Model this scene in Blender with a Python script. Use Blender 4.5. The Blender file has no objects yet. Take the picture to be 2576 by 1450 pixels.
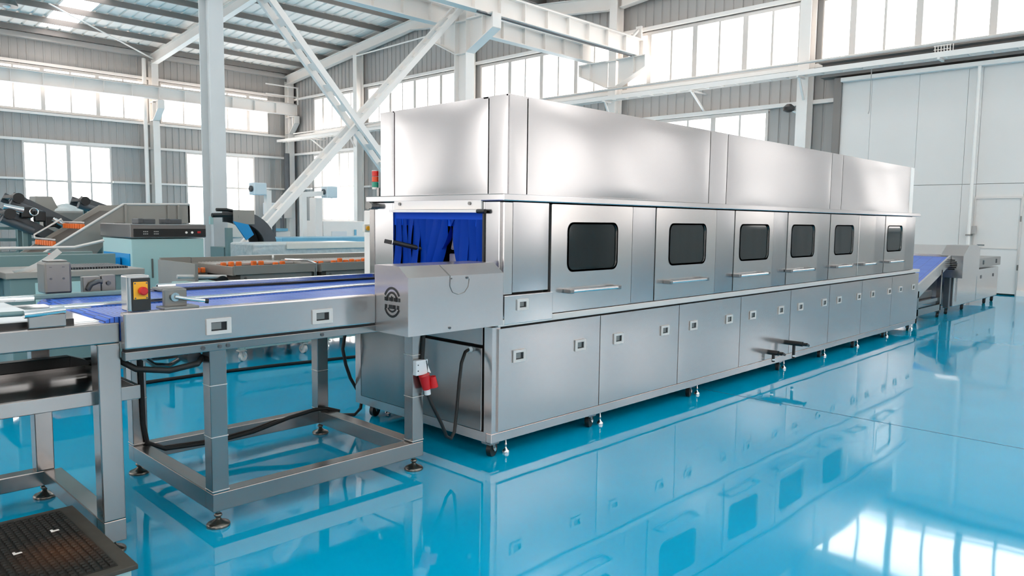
import bpy, bmesh, math, random
from mathutils import Vector, Matrix
random.seed(7)
SC = bpy.context.scene
COL = SC.collection
PI = math.pi

# ------------------------------------------------------------------ camera
YAW, PITCH, ROLL = .7735316, .09061333, .01239112
_d = Vector((math.cos(YAW)*math.cos(PITCH), math.sin(YAW)*math.cos(PITCH), -math.sin(PITCH)))
_r0 = _d.cross(Vector((0, 0, 1))).normalized()
_u0 = _r0.cross(_d)
_r = _r0*math.cos(ROLL) + _u0*math.sin(ROLL)
_u = _r.cross(_d)
cam_data = bpy.data.cameras.new('camera')
cam_data.sensor_width = 36.0
cam_data.lens = 1881.05*36.0/2576.0
cam_data.clip_start = .05
cam_data.clip_end = 200
cam = bpy.data.objects.new('camera', cam_data)
COL.objects.link(cam)
cam.matrix_world = Matrix(((_r.x, _u.x, -_d.x, -3.159), (_r.y, _u.y, -_d.y, -3.279), (_r.z, _u.z, -_d.z, 1.5), (0, 0, 0, 1)))
SC.camera = cam

# ------------------------------------------------------------------ sky and exposure
W = bpy.data.worlds.new('world')
SC.world = W
W.use_nodes = True
_bg = W.node_tree.nodes['Background']
_bg.inputs['Color'].default_value = (1.0, .955, .925, 1)
_bg.inputs['Strength'].default_value = 5.5
SC.view_settings.view_transform = 'Standard'
SC.view_settings.look = 'None'
SC.view_settings.exposure = 0.2
SC.view_settings.gamma = 1.0
SC.view_settings.use_curve_mapping = False


# ------------------------------------------------------------------ materials
def lin(c):
    return tuple(((v/255.0)/12.92 if v/255.0 <= .04045 else ((v/255.0+.055)/1.055)**2.4) for v in c) + (1.0,)


def mat(name, rgb, rough=.5, metal=0.0, spec=.5, noise=0.0, nscale=8.0, bump=0.0, bscale=40.0, stretch=None, coat=0.0, rnoise=0.0):
    m = bpy.data.materials.new(name)
    m.use_nodes = True
    nt = m.node_tree
    b = nt.nodes['Principled BSDF']
    c = lin(rgb)
    b.inputs['Base Color'].default_value = c
    b.inputs['Roughness'].default_value = rough
    b.inputs['Metallic'].default_value = metal
    b.inputs['Specular IOR Level'].default_value = spec
    if coat:
        b.inputs['Coat Weight'].default_value = coat
        b.inputs['Coat Roughness'].default_value = .06
    if noise or bump or rnoise:
        tc = nt.nodes.new('ShaderNodeTexCoord')
        mp = nt.nodes.new('ShaderNodeMapping')
        if stretch:
            mp.inputs['Scale'].default_value = stretch
        nt.links.new(tc.outputs['Object'], mp.inputs['Vector'])
    if noise or rnoise:
        n = nt.nodes.new('ShaderNodeTexNoise')
        n.inputs['Scale'].default_value = nscale
        n.inputs['Detail'].default_value = 5
        nt.links.new(mp.outputs['Vector'], n.inputs['Vector'])
        if noise:
            r = nt.nodes.new('ShaderNodeMix')
            r.data_type = 'RGBA'
            r.inputs['A'].default_value = tuple(x*(1-noise) for x in c[:3]) + (1,)
            r.inputs['B'].default_value = tuple(min(1, x*(1+noise)) for x in c[:3]) + (1,)
            nt.links.new(n.outputs['Fac'], r.inputs['Factor'])
            nt.links.new(r.outputs['Result'], b.inputs['Base Color'])
        if rnoise:
            q = nt.nodes.new('ShaderNodeMapRange')
            q.inputs['To Min'].default_value = max(0, rough-rnoise)
            q.inputs['To Max'].default_value = rough+rnoise
            nt.links.new(n.outputs['Fac'], q.inputs['Value'])
            nt.links.new(q.outputs['Result'], b.inputs['Roughness'])
    if bump:
        n2 = nt.nodes.new('ShaderNodeTexNoise')
        n2.inputs['Scale'].default_value = bscale
        n2.inputs['Detail'].default_value = 0 if bscale < 5 else 2
        nt.links.new(mp.outputs['Vector'], n2.inputs['Vector'])
        bp = nt.nodes.new('ShaderNodeBump')
        bp.inputs['Strength'].default_value = 1.0
        bp.inputs['Distance'].default_value = bump
        nt.links.new(n2.outputs['Fac'], bp.inputs['Height'])
        nt.links.new(bp.outputs['Normal'], b.inputs['Normal'])
    return m


M = {}
M['floor'] = mat('blue_epoxy', (0, 166, 207), .045, 0, .85, noise=.10, nscale=1.3, bump=.0012, bscale=2.2, rnoise=.025)
M['joint'] = mat('floor_joint', (10, 95, 125), .4)
M['wall'] = mat('grey_cladding', (178, 174, 170), .45, 0, .3)
M['wallw'] = mat('white_panel', (229, 224, 219), .4, 0, .3, noise=.03, nscale=.6)
M['roof'] = mat('roof_sheet', (246, 239, 232), .5, 0, .3, noise=.06, nscale=.8)
M['purlin'] = mat('purlin_grey', (132, 126, 122), .5, .2)
M['paint'] = mat('pale_paint', (240, 234, 228), .42, 0, .4, noise=.04, nscale=1.5)
M['paintg'] = mat('grey_paint', (208, 211, 211), .42, 0, .4, noise=.05, nscale=2)
M['white'] = mat('white_paint', (244, 238, 232), .4, 0, .4)
M['alu'] = mat('window_alu', (210, 205, 200), .35, .3)
M['steel'] = mat('brushed_steel', (186, 185, 186), .21, 1.0, .5, noise=.02, nscale=3)
M['steelp'] = mat('panel_steel', (200, 196, 194), .19, .86, .5, noise=.02, nscale=3)
M['steell'] = mat('lower_panel_steel', (196, 188, 185), .22, .76, .5, noise=.02, nscale=3)
M['steelf'] = mat('frame_steel', (150, 147, 145), .24, .92, .5, noise=.10, nscale=5)
M['steeld'] = mat('dull_steel', (128, 127, 124), .34, .85, .5, noise=.10, nscale=6)
M['chrome'] = mat('bright_steel', (225, 226, 226), .16, .95)
M['dirty'] = mat('stained_steel', (150, 150, 146), .45, .6, .4, noise=.3, nscale=14)
M['black'] = mat('black_plastic', (18, 19, 20), .4)
M['rubber'] = mat('black_rubber', (16, 17, 17), .6)
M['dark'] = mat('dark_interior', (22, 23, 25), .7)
M['glass'] = mat('dark_window_glass', (30, 36, 37), .05, 0, .6, noise=.6, nscale=150)
M['curtain'] = mat('blue_strip', (6, 76, 196), .5, 0, .12)
M['red'] = mat('red_plastic', (196, 22, 26), .35)
M['redlamp'] = mat('red_lamp', (215, 30, 18), .3)
M['orangelamp'] = mat('orange_lamp', (226, 70, 25), .3)
M['greenlamp'] = mat('green_lamp', (18, 140, 112), .3)
M['yellow'] = mat('amber_plate', (238, 168, 24), .4)
M['orange'] = mat('orange_plastic', (240, 110, 35), .5, noise=.3, nscale=10)
M['teal'] = mat('teal_painted_steel', (112, 138, 138), .42, .25, .4, noise=.08, nscale=3)
M['tealp'] = mat('pale_cyan_paint', (166, 200, 198), .4, 0, .4, noise=.03, nscale=3)
M['warm'] = mat('taupe_steel', (150, 147, 141), .42, .35, .4, noise=.08, nscale=4)
M['brown'] = mat('dark_taupe_belt', (76, 69, 62), .6, noise=.1)
M['graph'] = mat('graphite_steel', (84, 88, 92), .4, .4, noise=.15, nscale=5)
M['tray'] = mat('dark_tray', (44, 38, 35), .22, .35, .5, noise=.15, nscale=4)
M['mat'] = mat('mat_rubber', (34, 32, 28), .65, noise=.25, nscale=9)
M['matrim'] = mat('mat_border', (66, 62, 55), .7, noise=.2, nscale=20)
M['paleblue'] = mat('pale_blue_paint', (208, 222, 228), .4)
M['bluesheet'] = mat('blue_film', (120, 182, 208), .3, noise=.1)
M['brightblue'] = mat('bright_blue_panel', (8, 140, 200), .35)
M['whitebelt'] = mat('white_belt', (232, 235, 236), .5, noise=.04, nscale=30, stretch=(1, 8, 1))
M['film'] = mat('wrapped_film', (196, 204, 204), .3, .1, noise=.18, nscale=14, bump=.02, bscale=9)
M['cream'] = mat('cream_board', (226, 222, 212), .6, noise=.08)
M['socket'] = mat('pale_socket', (225, 227, 228), .4)
M['plate'] = mat('foot_steel', (120, 116, 110), .25, .9, noise=.15, nscale=20)


def rust_mat():
    m = M['mat']
    nt = m.node_tree
    b = nt.nodes['Principled BSDF']
    src = b.inputs['Base Color'].links[0].from_socket
    g = nt.nodes.new('ShaderNodeNewGeometry')
    d = nt.nodes.new('ShaderNodeVectorMath')
    d.operation = 'DISTANCE'
    d.inputs[1].default_value = (-2.36, -.02, .17)
    nt.links.new(g.outputs['Position'], d.inputs[0])
    r = nt.nodes.new('ShaderNodeMapRange')
    r.inputs['From Min'].default_value = .2
    r.inputs['From Max'].default_value = .02
    r.inputs['To Max'].default_value = .35
    nt.links.new(d.outputs['Value'], r.inputs['Value'])
    mx = nt.nodes.new('ShaderNodeMix')
    mx.data_type = 'RGBA'
    mx.inputs['B'].default_value = lin((120, 70, 28))
    nt.links.new(r.outputs['Result'], mx.inputs['Factor'])
    nt.links.new(src, mx.inputs['A'])
    nt.links.new(mx.outputs['Result'], b.inputs['Base Color'])


rust_mat()


def belt_mat():
    m = mat('blue_modular_belt', (48, 104, 210), .35, 0, .5)
    nt = m.node_tree
    b = nt.nodes['Principled BSDF']
    tc = nt.nodes.new('ShaderNodeTexCoord')
    mp = nt.nodes.new('ShaderNodeMapping')
    nt.links.new(tc.outputs['Object'], mp.inputs['Vector'])
    br = nt.nodes.new('ShaderNodeTexBrick')
    br.inputs['Color1'].default_value = lin((44, 98, 208))
    br.inputs['Color2'].default_value = lin((74, 126, 216))
    br.inputs['Mortar'].default_value = lin((14, 44, 120))
    br.inputs['Scale'].default_value = 1
    br.inputs['Mortar Size'].default_value = .0022
    br.inputs['Brick Width'].default_value = .019
    br.inputs['Row Height'].default_value = .17
    nt.links.new(mp.outputs['Vector'], br.inputs['Vector'])
    nt.links.new(br.outputs['Color'], b.inputs['Base Color'])
    bp = nt.nodes.new('ShaderNodeBump')
    bp.inputs['Distance'].default_value = .004
    bp.invert = True
    nt.links.new(br.outputs['Fac'], bp.inputs['Height'])
    nt.links.new(bp.outputs['Normal'], b.inputs['Normal'])
    return m


M['belt'] = belt_mat()


def glass_mat(name, trans, tint):
    m = bpy.data.materials.new(name)
    m.use_nodes = True
    nt = m.node_tree
    nt.nodes.clear()
    out = nt.nodes.new('ShaderNodeOutputMaterial')
    mix = nt.nodes.new('ShaderNodeMixShader')
    tr = nt.nodes.new('ShaderNodeBsdfTransparent')
    tr.inputs['Color'].default_value = tint
    gl = nt.nodes.new('ShaderNodeBsdfGlossy')
    gl.inputs['Roughness'].default_value = .05
    mix.inputs['Fac'].default_value = 1-trans
    nt.links.new(tr.outputs[0], mix.inputs[1])
    nt.links.new(gl.outputs[0], mix.inputs[2])
    nt.links.new(mix.outputs[0], out.inputs['Surface'])
    return m


M['pane'] = glass_mat('clear_pane', .95, (1, 1, 1, 1))
M['skylight'] = glass_mat('skylight_sheet', .97, (.97, .98, 1, 1))

# ------------------------------------------------------------------ builders
ORI = {}


class MB:
    """collects shapes (in hall coordinates) for ONE mesh object"""

    def __init__(s):
        s.b = bmesh.new()

    def box(s, x0, x1, y0, y1, z0, z1, bev=0.0):
        r = bmesh.ops.create_cube(s.b, size=1.0)
        vs = r['verts']
        for v in vs:
            v.co = Vector((x0 + (v.co.x+.5)*(x1-x0), y0 + (v.co.y+.5)*(y1-y0), z0 + (v.co.z+.5)*(z1-z0)))
        if bev:
            es = list({e for v in vs for e in v.link_edges})
            bmesh.ops.bevel(s.b, geom=es, offset=bev, segments=2, profile=.5, affect='EDGES')
        return s

    def cyl(s, p0, p1, r, seg=16, r2=None):
        p0, p1 = Vector(p0), Vector(p1)
        d = p1-p0
        q = Vector((0, 0, 1)).rotation_difference(d.normalized())
        mt = Matrix.Translation((p0+p1)/2) @ q.to_matrix().to_4x4()
        bmesh.ops.create_cone(s.b, cap_ends=True, segments=seg, radius1=r, radius2=r if r2 is None else r2, depth=d.length, matrix=mt)
        return s

    def sphere(s, p, r, sc=(1, 1, 1), seg=16):
        mt = Matrix.Translation(p) @ Matrix.Diagonal((sc[0], sc[1], sc[2], 1))
        bmesh.ops.create_uvsphere(s.b, u_segments=seg, v_segments=max(6, seg//2), radius=r, matrix=mt)
        return s

    def tube(s, pts, r, seg=8):
        pts = [Vector(p) for p in pts]
        rings = []
        n = len(pts)
        up = Vector((0, 0, 1))
        prev = None
        for i, p in enumerate(pts):
            t = (pts[min(i+1, n-1)] - pts[max(i-1, 0)]).normalized()
            a = prev - t*prev.dot(t) if prev else (up.cross(t) if abs(t.z) < .95 else Vector((1, 0, 0)).cross(t))
            a.normalize()
            prev = a
            c = t.cross(a)
            rings.append([s.b.verts.new(p + (a*math.cos(2*PI*k/seg) + c*math.sin(2*PI*k/seg))*r) for k in range(seg)])
        for i in range(n-1):
            for k in range(seg):
                s.b.faces.new((rings[i][k], rings[i][(k+1) % seg], rings[i+1][(k+1) % seg], rings[i+1][k]))
        s.b.faces.new(rings[0][::-1])
        s.b.faces.new(rings[-1])
        return s

    def prism(s, poly, ax, a, b):
        """poly: 2-D outline; ax: extrusion axis; the other two axes in xyz order"""
        def P(q, t):
            return Vector((t, q[0], q[1])) if ax == 'x' else Vector((q[0], t, q[1])) if ax == 'y' else Vector((q[0], q[1], t))
        A = [s.b.verts.new(P(q, a)) for q in poly]
        B = [s.b.verts.new(P(q, b)) for q in poly]
        n = len(poly)
        f = [s.b.faces.new(A[::-1]), s.b.faces.new(B)]
        for i in range(n):
            f.append(s.b.faces.new((A[i], A[(i+1) % n], B[(i+1) % n], B[i])))
        bmesh.ops.recalc_face_normals(s.b, faces=f)
        return s

    def bar(s, p0, p1, w, h, side=(0, 1, 0)):
        """rectangular bar between two points; w along `side`, h across"""
        p0, p1 = Vector(p0), Vector(p1)
        t = (p1-p0).normalized()
        a = Vector(side)
        a = (a - t*a.dot(t)).normalized()
        c = t.cross(a)
        V = [[s.b.verts.new(p + a*w/2*i + c*h/2*j) for i, j in ((-1, -1), (1, -1), (1, 1), (-1, 1))] for p in (p0, p1)]
        f = [s.b.faces.new(V[0][::-1]), s.b.faces.new(V[1])]
        for k in range(4):
            f.append(s.b.faces.new((V[0][k], V[0][(k+1) % 4], V[1][(k+1) % 4], V[1][k])))
        bmesh.ops.recalc_face_normals(s.b, faces=f)
        return s

    def lathe(s, c, prof, seg=20):
        rings = []
        for r, z in prof:
            rings.append([s.b.verts.new((c[0]+r*math.cos(2*PI*k/seg), c[1]+r*math.sin(2*PI*k/seg), c[2]+z)) for k in range(seg)])
        f = []
        for i in range(len(prof)-1):
            for k in range(seg):
                f.append(s.b.faces.new((rings[i][k], rings[i][(k+1) % seg], rings[i+1][(k+1) % seg], rings[i+1][k])))
        f.append(s.b.faces.new(rings[0][::-1]))
        f.append(s.b.faces.new(rings[-1]))
        bmesh.ops.recalc_face_normals(s.b, faces=f)
        return s

    def sheet(s, rows):
        V = [[s.b.verts.new(p) for p in row] for row in rows]
        for i in range(len(V)-1):
            for j in range(len(V[0])-1):
                s.b.faces.new((V[i][j], V[i][j+1], V[i+1][j+1], V[i+1][j]))
        return s

    def build(s, name, m, parent=None, smooth=False, solid=0.0):
        o3 = ORI.get(parent.name, Vector()) if parent else Vector()
        if solid:
            bmesh.ops.solidify(s.b, geom=s.b.faces[:], thickness=solid)
        for v in s.b.verts:
            v.co -= o3
        me = bpy.data.meshes.new(name)
        s.b.to_mesh(me)
        me.materials.append(m)
        if smooth:
            for p in me.polygons:
                p.use_smooth = True
            if hasattr(me, 'set_sharp_from_angle'):
                me.set_sharp_from_angle(angle=math.radians(40))
        o = bpy.data.objects.new(name, me)
        COL.objects.link(o)
        if parent:
            o.parent = parent
            ORI[o.name] = o3
        return o


def tag(o, label=None, cat=None, group=None, kind=None):
    if label:
        o['label'] = label
    if cat:
        o['category'] = cat
    if group:
        o['group'] = group
    if kind:
        o['kind'] = kind
    return o


def thing(name, loc, label, cat, group=None):
    o = bpy.data.objects.new(name, None)
    o.empty_display_size = .1
    COL.objects.link(o)
    o.location = loc
    ORI[o.name] = Vector(loc)
    return tag(o, label, cat, group)


def struct(o):
    o['kind'] = 'structure'
    return o


# ------------------------------------------------------------------ floor
struct(MB().box(-9, 16.4, -12, 31.6, -.2, 0).build('floor', M['floor']))
struct(MB().box(2.803, 2.811, -12, 0.9, 0, .0012).build('trim_1', M['joint']))


# ------------------------------------------------------------------ corrugated walls with openings
def ribs(a0, a1, z0, z1, ax, pos, inward, mb):
    """ribbed cladding sheet between a0..a1 along the wall, standing from z0 to z1"""
    step, w, dp = .29, .035, .03
    prof = [(a0, 0)]
    k = math.ceil(a0/step)
    while k*step+w < a1:
        a = k*step
        if a-w > a0:
            prof += [(a-w, 0), (a-w*.5, dp), (a+w*.5, dp), (a+w, 0)]
        k += 1
    prof.append((a1, 0))
    rows = []
    for z in (z0, z1):
        rows.append([(p[0], pos+inward*p[1], z) if ax == 'x' else (pos+inward*p[1], p[0], z) for p in prof])
    mb.sheet(rows)


XW, YW = 16.25, 31.3
SILL, HEAD = 5.6, 7.15


def wall_with(ax, pos, a0, a1, ztop, holes, name, inward=1):
    mb = MB()
    zs = sorted({0, ztop} | {h[2] for h in holes} | {h[3] for h in holes})
    for z0, z1 in zip(zs, zs[1:]):
        cur = a0
        for h in sorted(h for h in holes if h[2] <= z0 and h[3] >= z1):
            if h[0] > cur:
                ribs(cur, h[0], z0, z1, ax, pos, inward, mb)
            cur = h[1]
        if cur < a1:
            ribs(cur, a1, z0, z1, ax, pos, inward, mb)
    return struct(mb.build(name, M['wall']))


back_ribbon = [(-2.9, 2.9), (3.4, 9.4), (9.9, 15.0)]
back_low = [(4.6, 7.85), (10.95, 14.25)]
right_ribbon = [(-8.6, -7.6), (-4.4, -3.7), (-2.0, 4.75), (5.3, 10.75), (11.3, 17.4), (18.0, 24.6), (25.15, 29.0)]  # openings wholly at negative y are unseen, placed to streak the steel's reflections
right_low = [(-10.6, -9.6), (-6.6, -5.8), (-3.2, -2.6), (6.1, 10.2), (25.4, 29.1)]  # negative-y windows are unseen, added as bright streaks for the steel to reflect
bh = [(a, b, SILL, 7.3) for a, b in back_ribbon] + [(a, b, 1.0, 4.35) for a, b in back_low]
rh = [(a, b, SILL, HEAD) for a, b in right_ribbon] + [(a, b, 1.38, 4.5) for a, b in right_low]
wall_with('x', YW, -9, XW, 8.75, bh, 'wall_back', -1)
wall_with('y', XW, -12, YW, 9.8, rh, 'wall_right', 1)

front_low = [(-1.6, 2.0), (6.6, 8.2), (10.2, 11.0), (13.0, 15.0)]  # unseen front windows, added and sized for reflections and light balance
front_ribbon = [(-8.5, 2.9), (3.4, 9.4), (9.9, 15.6)]
left_low = [(-9.5, -6.5), (-1.0, 2.5), (6.0, 9.0), (13.0, 17.0), (20.0, 24.0)]  # unseen left windows, added to let in daylight and give reflections
left_ribbon = [(-11.0, 4.75), (5.3, 17.4), (18.0, 29.0)]
wall_with('x', -12.0, -9.0, XW, 8.75, [(a, b, SILL, 7.3) for a, b in front_ribbon] + [(a, b, 1.0, 4.35) for a, b in front_low], 'wall_front', 1)
wall_with('y', -9.0, -12.0, YW, 9.8, [(a, b, SILL, HEAD) for a, b in left_ribbon] + [(a, b, 1.0, 4.35) for a, b in left_low], 'wall_left', 1)

NWIN = [0]


def window(ax, pos, a0, a1, z0, z1, step, hbars=(), thick_every=2, out=.05):
    NWIN[0] += 1
    f = MB()

    def bx(p0, p1, q0, q1, d=out):
        if ax == 'x':
            f.box(p0, p1, pos-d, pos+.04, q0, q1)
        else:
            f.box(pos-d, pos+.04, p0, p1, q0, q1)
    bx(a0, a1, z0-.04, z0+.05)
    bx(a0, a1, z1-.05, z1+.04)
    n = max(1, round((a1-a0)/step))
    for i in range(n+1):
        a = a0 + (a1-a0)*i/n
        w = .075 if i % thick_every == 0 else .03
        bx(max(a0, a-w), min(a1, a+w), z0, z1, out*.9)
    for z in hbars:
        bx(a0, a1, z-.04, z+.04, out*.8)
    fr = struct(f.build('window_%d' % NWIN[0], M['alu']))
    ORI[fr.name] = Vector()
    g = MB()
    if ax == 'x':
        g.box(a0, a1, pos+.01, pos+.016, z0, z1)
    else:
        g.box(pos+.01, pos+.016, a0, a1, z0, z1)
    g.build('glass_pane', M['pane'], fr)


for a, b in back_ribbon:
    window('x', YW, a, b, SILL, 7.3, 1.02)
for a, b in back_low:
    window('x', YW, a, b, 1.0, 4.35, .82, hbars=(2.85,))
for a, b in right_ribbon:
    window('y', XW, a, b, SILL, HEAD, .79)
for a, b in right_low:
    window('y', XW, a, b, 1.38, 4.5, .75, hbars=(2.95,))

for a, b in front_low:
    window('x', -12.0, a, b, 1.0, 4.35, 1.1, hbars=(2.85,))
for a, b in front_ribbon:
    window('x', -12.0, a, b, SILL, 7.3, 1.1)
for a, b in left_low:
    window('y', -9.0, a, b, 1.0, 4.35, 1.1, hbars=(2.85,))
for a, b in left_ribbon:
    window('y', -9.0, a, b, SILL, HEAD, 1.1)

# wall girts: horizontal pale rails on the cladding
NT = [1]


def trim(mb, m):
    NT[0] += 1
    return struct(mb.build('trim_%d' % NT[0], m))


for z in (7.42, 5.48, 4.43, 2.9):
    if z == 2.9:
        for a, b in ((-9, 4.6), (7.85, 10.95), (14.25, XW)):
            trim(MB().box(a, b, YW-.16, YW-.03, z-.04, z+.04), M['paint'])
    else:
        trim(MB().box(-9, XW-.1, YW-.16, YW-.05, z-.05, z+.05), M['paint'])
for z in (7.27, 5.5, 4.6):
    trim(MB().box(XW-.16, XW-.05, 4.2 if z == 4.6 else -12, YW-.17, z-.05, z+.05), M['paint'])
trim(MB().box(XW-.16, XW-.05, 24.3, 25.3, 2.86, 2.94), M['paint'])
trim(MB().box(XW-.16, XW-.05, 29.2, 31.1, 2.86, 2.94), M['paint'])

# ------------------------------------------------------------------ roof sheets (two spans) with skylight strips
RZ, RS = 8.62, .1
SKY1 = [(-1.4, -.3), (5.15, 6.2)]  # strip at negative x is out of view, added for more daylight


def roof_span(y_low, y_high, name_idx):
    """ribbed sheet rising from y_low (eaves) to y_high (ridge)"""
    prof = []
    x = -9.0
    k = 0
    mb = MB()

    def zz(y):
        return RZ + RS*abs(y_low-y)

    def piece(x0, x1, ya, yb):
        pr = [(x0, 0)]
        k = math.ceil(x0/.42)
        while k*.42+.05 < x1:
            a = k*.42
            if a-.05 > x0:
                pr += [(a-.05, 0), (a-.03, .045), (a+.03, .045), (a+.05, 0)]
            k += 1
        pr.append((x1, 0))
        mb.sheet([[(p[0], y, zz(y)+p[1]) for p in pr] for y in (ya, yb)])
    ya = y_low + (.9 if y_high > y_low else -.9)
    yb = y_high - (4.5 if y_high > y_low else -4.5)
    cuts = SKY1 + [(11.6, 12.7)] if y_low < 12 else SKY1  # the extra strip is unseen, added for more light and reflections
    xs = [-9.0] + [v for c in cuts for v in c] + [16.35]
    for i in range(0, len(xs), 2):
        piece(xs[i], xs[i+1], y_low, y_high)
    for c in cuts:
        piece(c[0], c[1], y_low, ya)
        piece(c[0], c[1], yb, y_high)
        sk = MB().sheet([[(c[0], ya, zz(ya)+.01), (c[1], ya, zz(ya)+.01)], [(c[0], yb, zz(yb)+.01), (c[1], yb, zz(yb)+.01)]])
        NWIN[0] += 1
        struct(sk.build('window_%d' % NWIN[0], M['skylight']))
    return mb


def ceil(mb, nm):
    return struct(mb.build(nm, M['roof']))


ceil(roof_span(31.3, 21, 0), 'ceiling')
ceil(roof_span(11, 21, 1), 'ceiling')
ceil(roof_span(11, 0, 2), 'ceiling')
ceil(roof_span(-11.9, 0, 3), 'ceiling')

# ------------------------------------------------------------------ white sandwich-panel partition with a door
pm = MB()
ys = [4.1, 3.4, 2.35, 1.35, 1.07, .17, -.75, -1.8]
for a, b in zip(ys, ys[1:]):
    if a == 1.07:
        pm.box(16.0, 16.1, b+.003, a-.003, 2.13, 2.42)
    else:
        pm.box(16.0, 16.1, b+.003, a-.003, .0, 2.42)
    pm.box(16.0, 16.1, b+.003, a-.003, 2.43, 5.0)
struct(pm.build('wall_partition', M['wallw']))
dm = MB().box(16.0, 16.06, .2, 1.04, .03, 2.1)
door = struct(dm.build('door_1', M['wallw']))
ORI[door.name] = Vector()
fm = MB().box(15.975, 16.02, .165, .2, 0, 2.14).box(15.975, 16.02, 1.04, 1.075, 0, 2.14).box(15.975, 16.02, .2, 1.04, 2.1, 2.14)
fm.build('door_frame', M['alu'], door)
MB().box(15.985, 16.0, .22, 1.02, 1.0, 1.02).build('door_rail', M['alu'], door)
MB().tube([(15.99, .96, 1.08), (15.93, .96, 1.08), (15.93, .82, 1.08)], .012).build('door_handle', M['steeld'], door)
MB().box(15.97, 16.0, .17, .2, .55, .67).box(15.97, 16.0, .17, .2, 1.6, 1.72).build('hinge', M['steeld'], door)
struct(MB().box(15.93, 16.0, -1.8, .165, 0, .12).box(15.93, 16.0, 1.075, 4.1, 0, .12).build('baseboard_right', M['white']))
trim(MB().box(15.93, 16.16, 4.1, 4.28, 0, 5.1), M['purlin'])
trim(MB().box(15.80, 15.98, -1.8, 4.08, 4.97, 5.07, .01), M['white'])
trim(MB().box(15.84, 16.15, -1.8, 4.6, 5.13, 5.2).box(15.95, 16.15, -1.8, 4.6, 5.2, 5.46).box(15.7, 16.15, -1.8, 4.6, 5.46, 5.5), M['purlin'])


# ------------------------------------------------------------------ steel columns
def hcol(x, y, z1, along, label, m='paint', fw=.28, dp=.44, bracket=None, group='steel columns of the hall'):
    """H-section column; `along` = axis its web runs along"""
    t = thing('steel_column', (x, y, 0), label, 'column')
    b = MB()
    if along == 'y':
        b.box(x-fw/2, x+fw/2, y-dp/2, y-dp/2+.025, 0.02, z1).box(x-fw/2, x+fw/2, y+dp/2-.025, y+dp/2, .02, z1)
        b.box(x-.012, x+.012, y-dp/2+.02, y+dp/2-.02, .02, z1)
    else:
        b.box(x-dp/2, x-dp/2+.025, y-fw/2, y+fw/2, .02, z1).box(x+dp/2-.025, x+dp/2, y-fw/2, y+fw/2, .02, z1)
        b.box(x-dp/2+.02, x+dp/2-.02, y-.012, y+.012, .02, z1)
    b.build('shaft', M[m], t)
    MB().box(x-(.26 if along == 'y' else dp/2+.01), x+(.26 if along == 'y' else dp/2+.01), y-.3, y+.3, 0, .025).build('base_plate', M[m], t)
    return t


def corbel(t, x, yc, ya, yb, m='paint'):
    """crane-beam bracket: web plate with sloping lower flange on one or both sides of the column"""
    b = MB()
    for s, ye in ((-1, ya), (1, yb)):
        if ye is None:
            continue
        y0 = yc + s*.2
        b.prism([(y0, 5.62), (y0, 6.42), (ye, 6.42), (ye, 6.08)], 'x', x-.012, x+.012)
        b.box(x-.14, x+.14, min(y0, ye), max(y0, ye), 6.4, 6.43)
        b.bar((x, y0, 5.62), (x, ye, 6.08), .28, .025, (1, 0, 0))
        b.box(x-.14, x+.14, ye-.012, ye+.012, 6.08, 6.42)
        ym = (y0+ye)/2+s*.1
        b.box(x-.13, x+.13, ym-.01, ym+.01, 5.95, 6.42)
    b.box(x-.13, x+.13, yc-.2, yc+.2, 6.38, 6.42).box(x-.13, x+.13, yc-.2, yc+.2, 5.6, 5.63)
    return b.build('crane_bracket', M[m], t)


ca = hcol(3.22, 11.0, 8.3, 'y', 'pale grey steel column in front of the windows, nearest to the camera, left foot of the crossed braces', 'paintg')
corbel(ca, 3.22, 11, 9.85, 12.15, 'paintg')
MB().box(3.0, 3.06, 10.74, 10.8, 1.35, 1.5).build('junction_box', M['tealp'], ca)
cb = hcol(9.65, 11.0, 8.3, 'y', 'white steel column with a two-sided crane bracket, rising behind the long washing machine', 'paint')
corbel(cb, 9.65, 11, 9.85, 12.15)
cw = hcol(15.92, 11.0, 8.3, 'x', 'white wall column carrying the ends of both crane girders', 'paint', dp=.36)
corbel(cw, 15.8, 11, 9.75, 12.25)
hcol(15.92, 5.0, 9.0, 'x', 'white wall column just left of the tall white partition', 'paint', dp=.36)
hcol(15.92, 17.7, 9.0, 'x', 'white wall column half hidden behind the bracketed column', 'paint', dp=.36)
hcol(15.92, 24.9, 8.6, 'x', 'white wall column under the end rafter, seen between the crossed braces', 'paint', dp=.36)
hcol(3.15, 31.0, 8.15, 'y', 'back wall column left of the large lower window', 'paint', dp=.36)
bc = hcol(9.55, 30.98, 8.15, 'y', 'back wall column with a round downpipe beside it, left of the near column', 'paint', dp=.4)
corbel(bc, 9.55, 30.98, 30.2, None)
kc = hcol(15.95, 30.9, 8.15, 'y', 'corner column where the two window walls meet', 'paint', dp=.4)
corbel(kc, 15.95, 30.9, 30.2, None)
tag(MB().cyl((9.16, 30.95, 0), (9.16, 30.95, 8.2), .085, 12).build('downpipe', M['white'], None, True), 'round white downpipe standing beside the back wall column', 'pipe')
wb = thing('wall_box', (15.4, 30.4, 1.5), 'small grey control box with conduits on the corner column', 'control box')
MB().box(15.0, 15.65, 30.25, 30.65, 1.45, 2.15, .02).build('housing', M['wall'], wb)
MB().cyl((15.2, 30.4, 0), (15.2, 30.4, 1.45), .1, 10).cyl((15.5, 30.4, 2.15), (15.5, 30.4, 4.6), .13, 10).build('conduit', M['graph'], wb)


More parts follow.
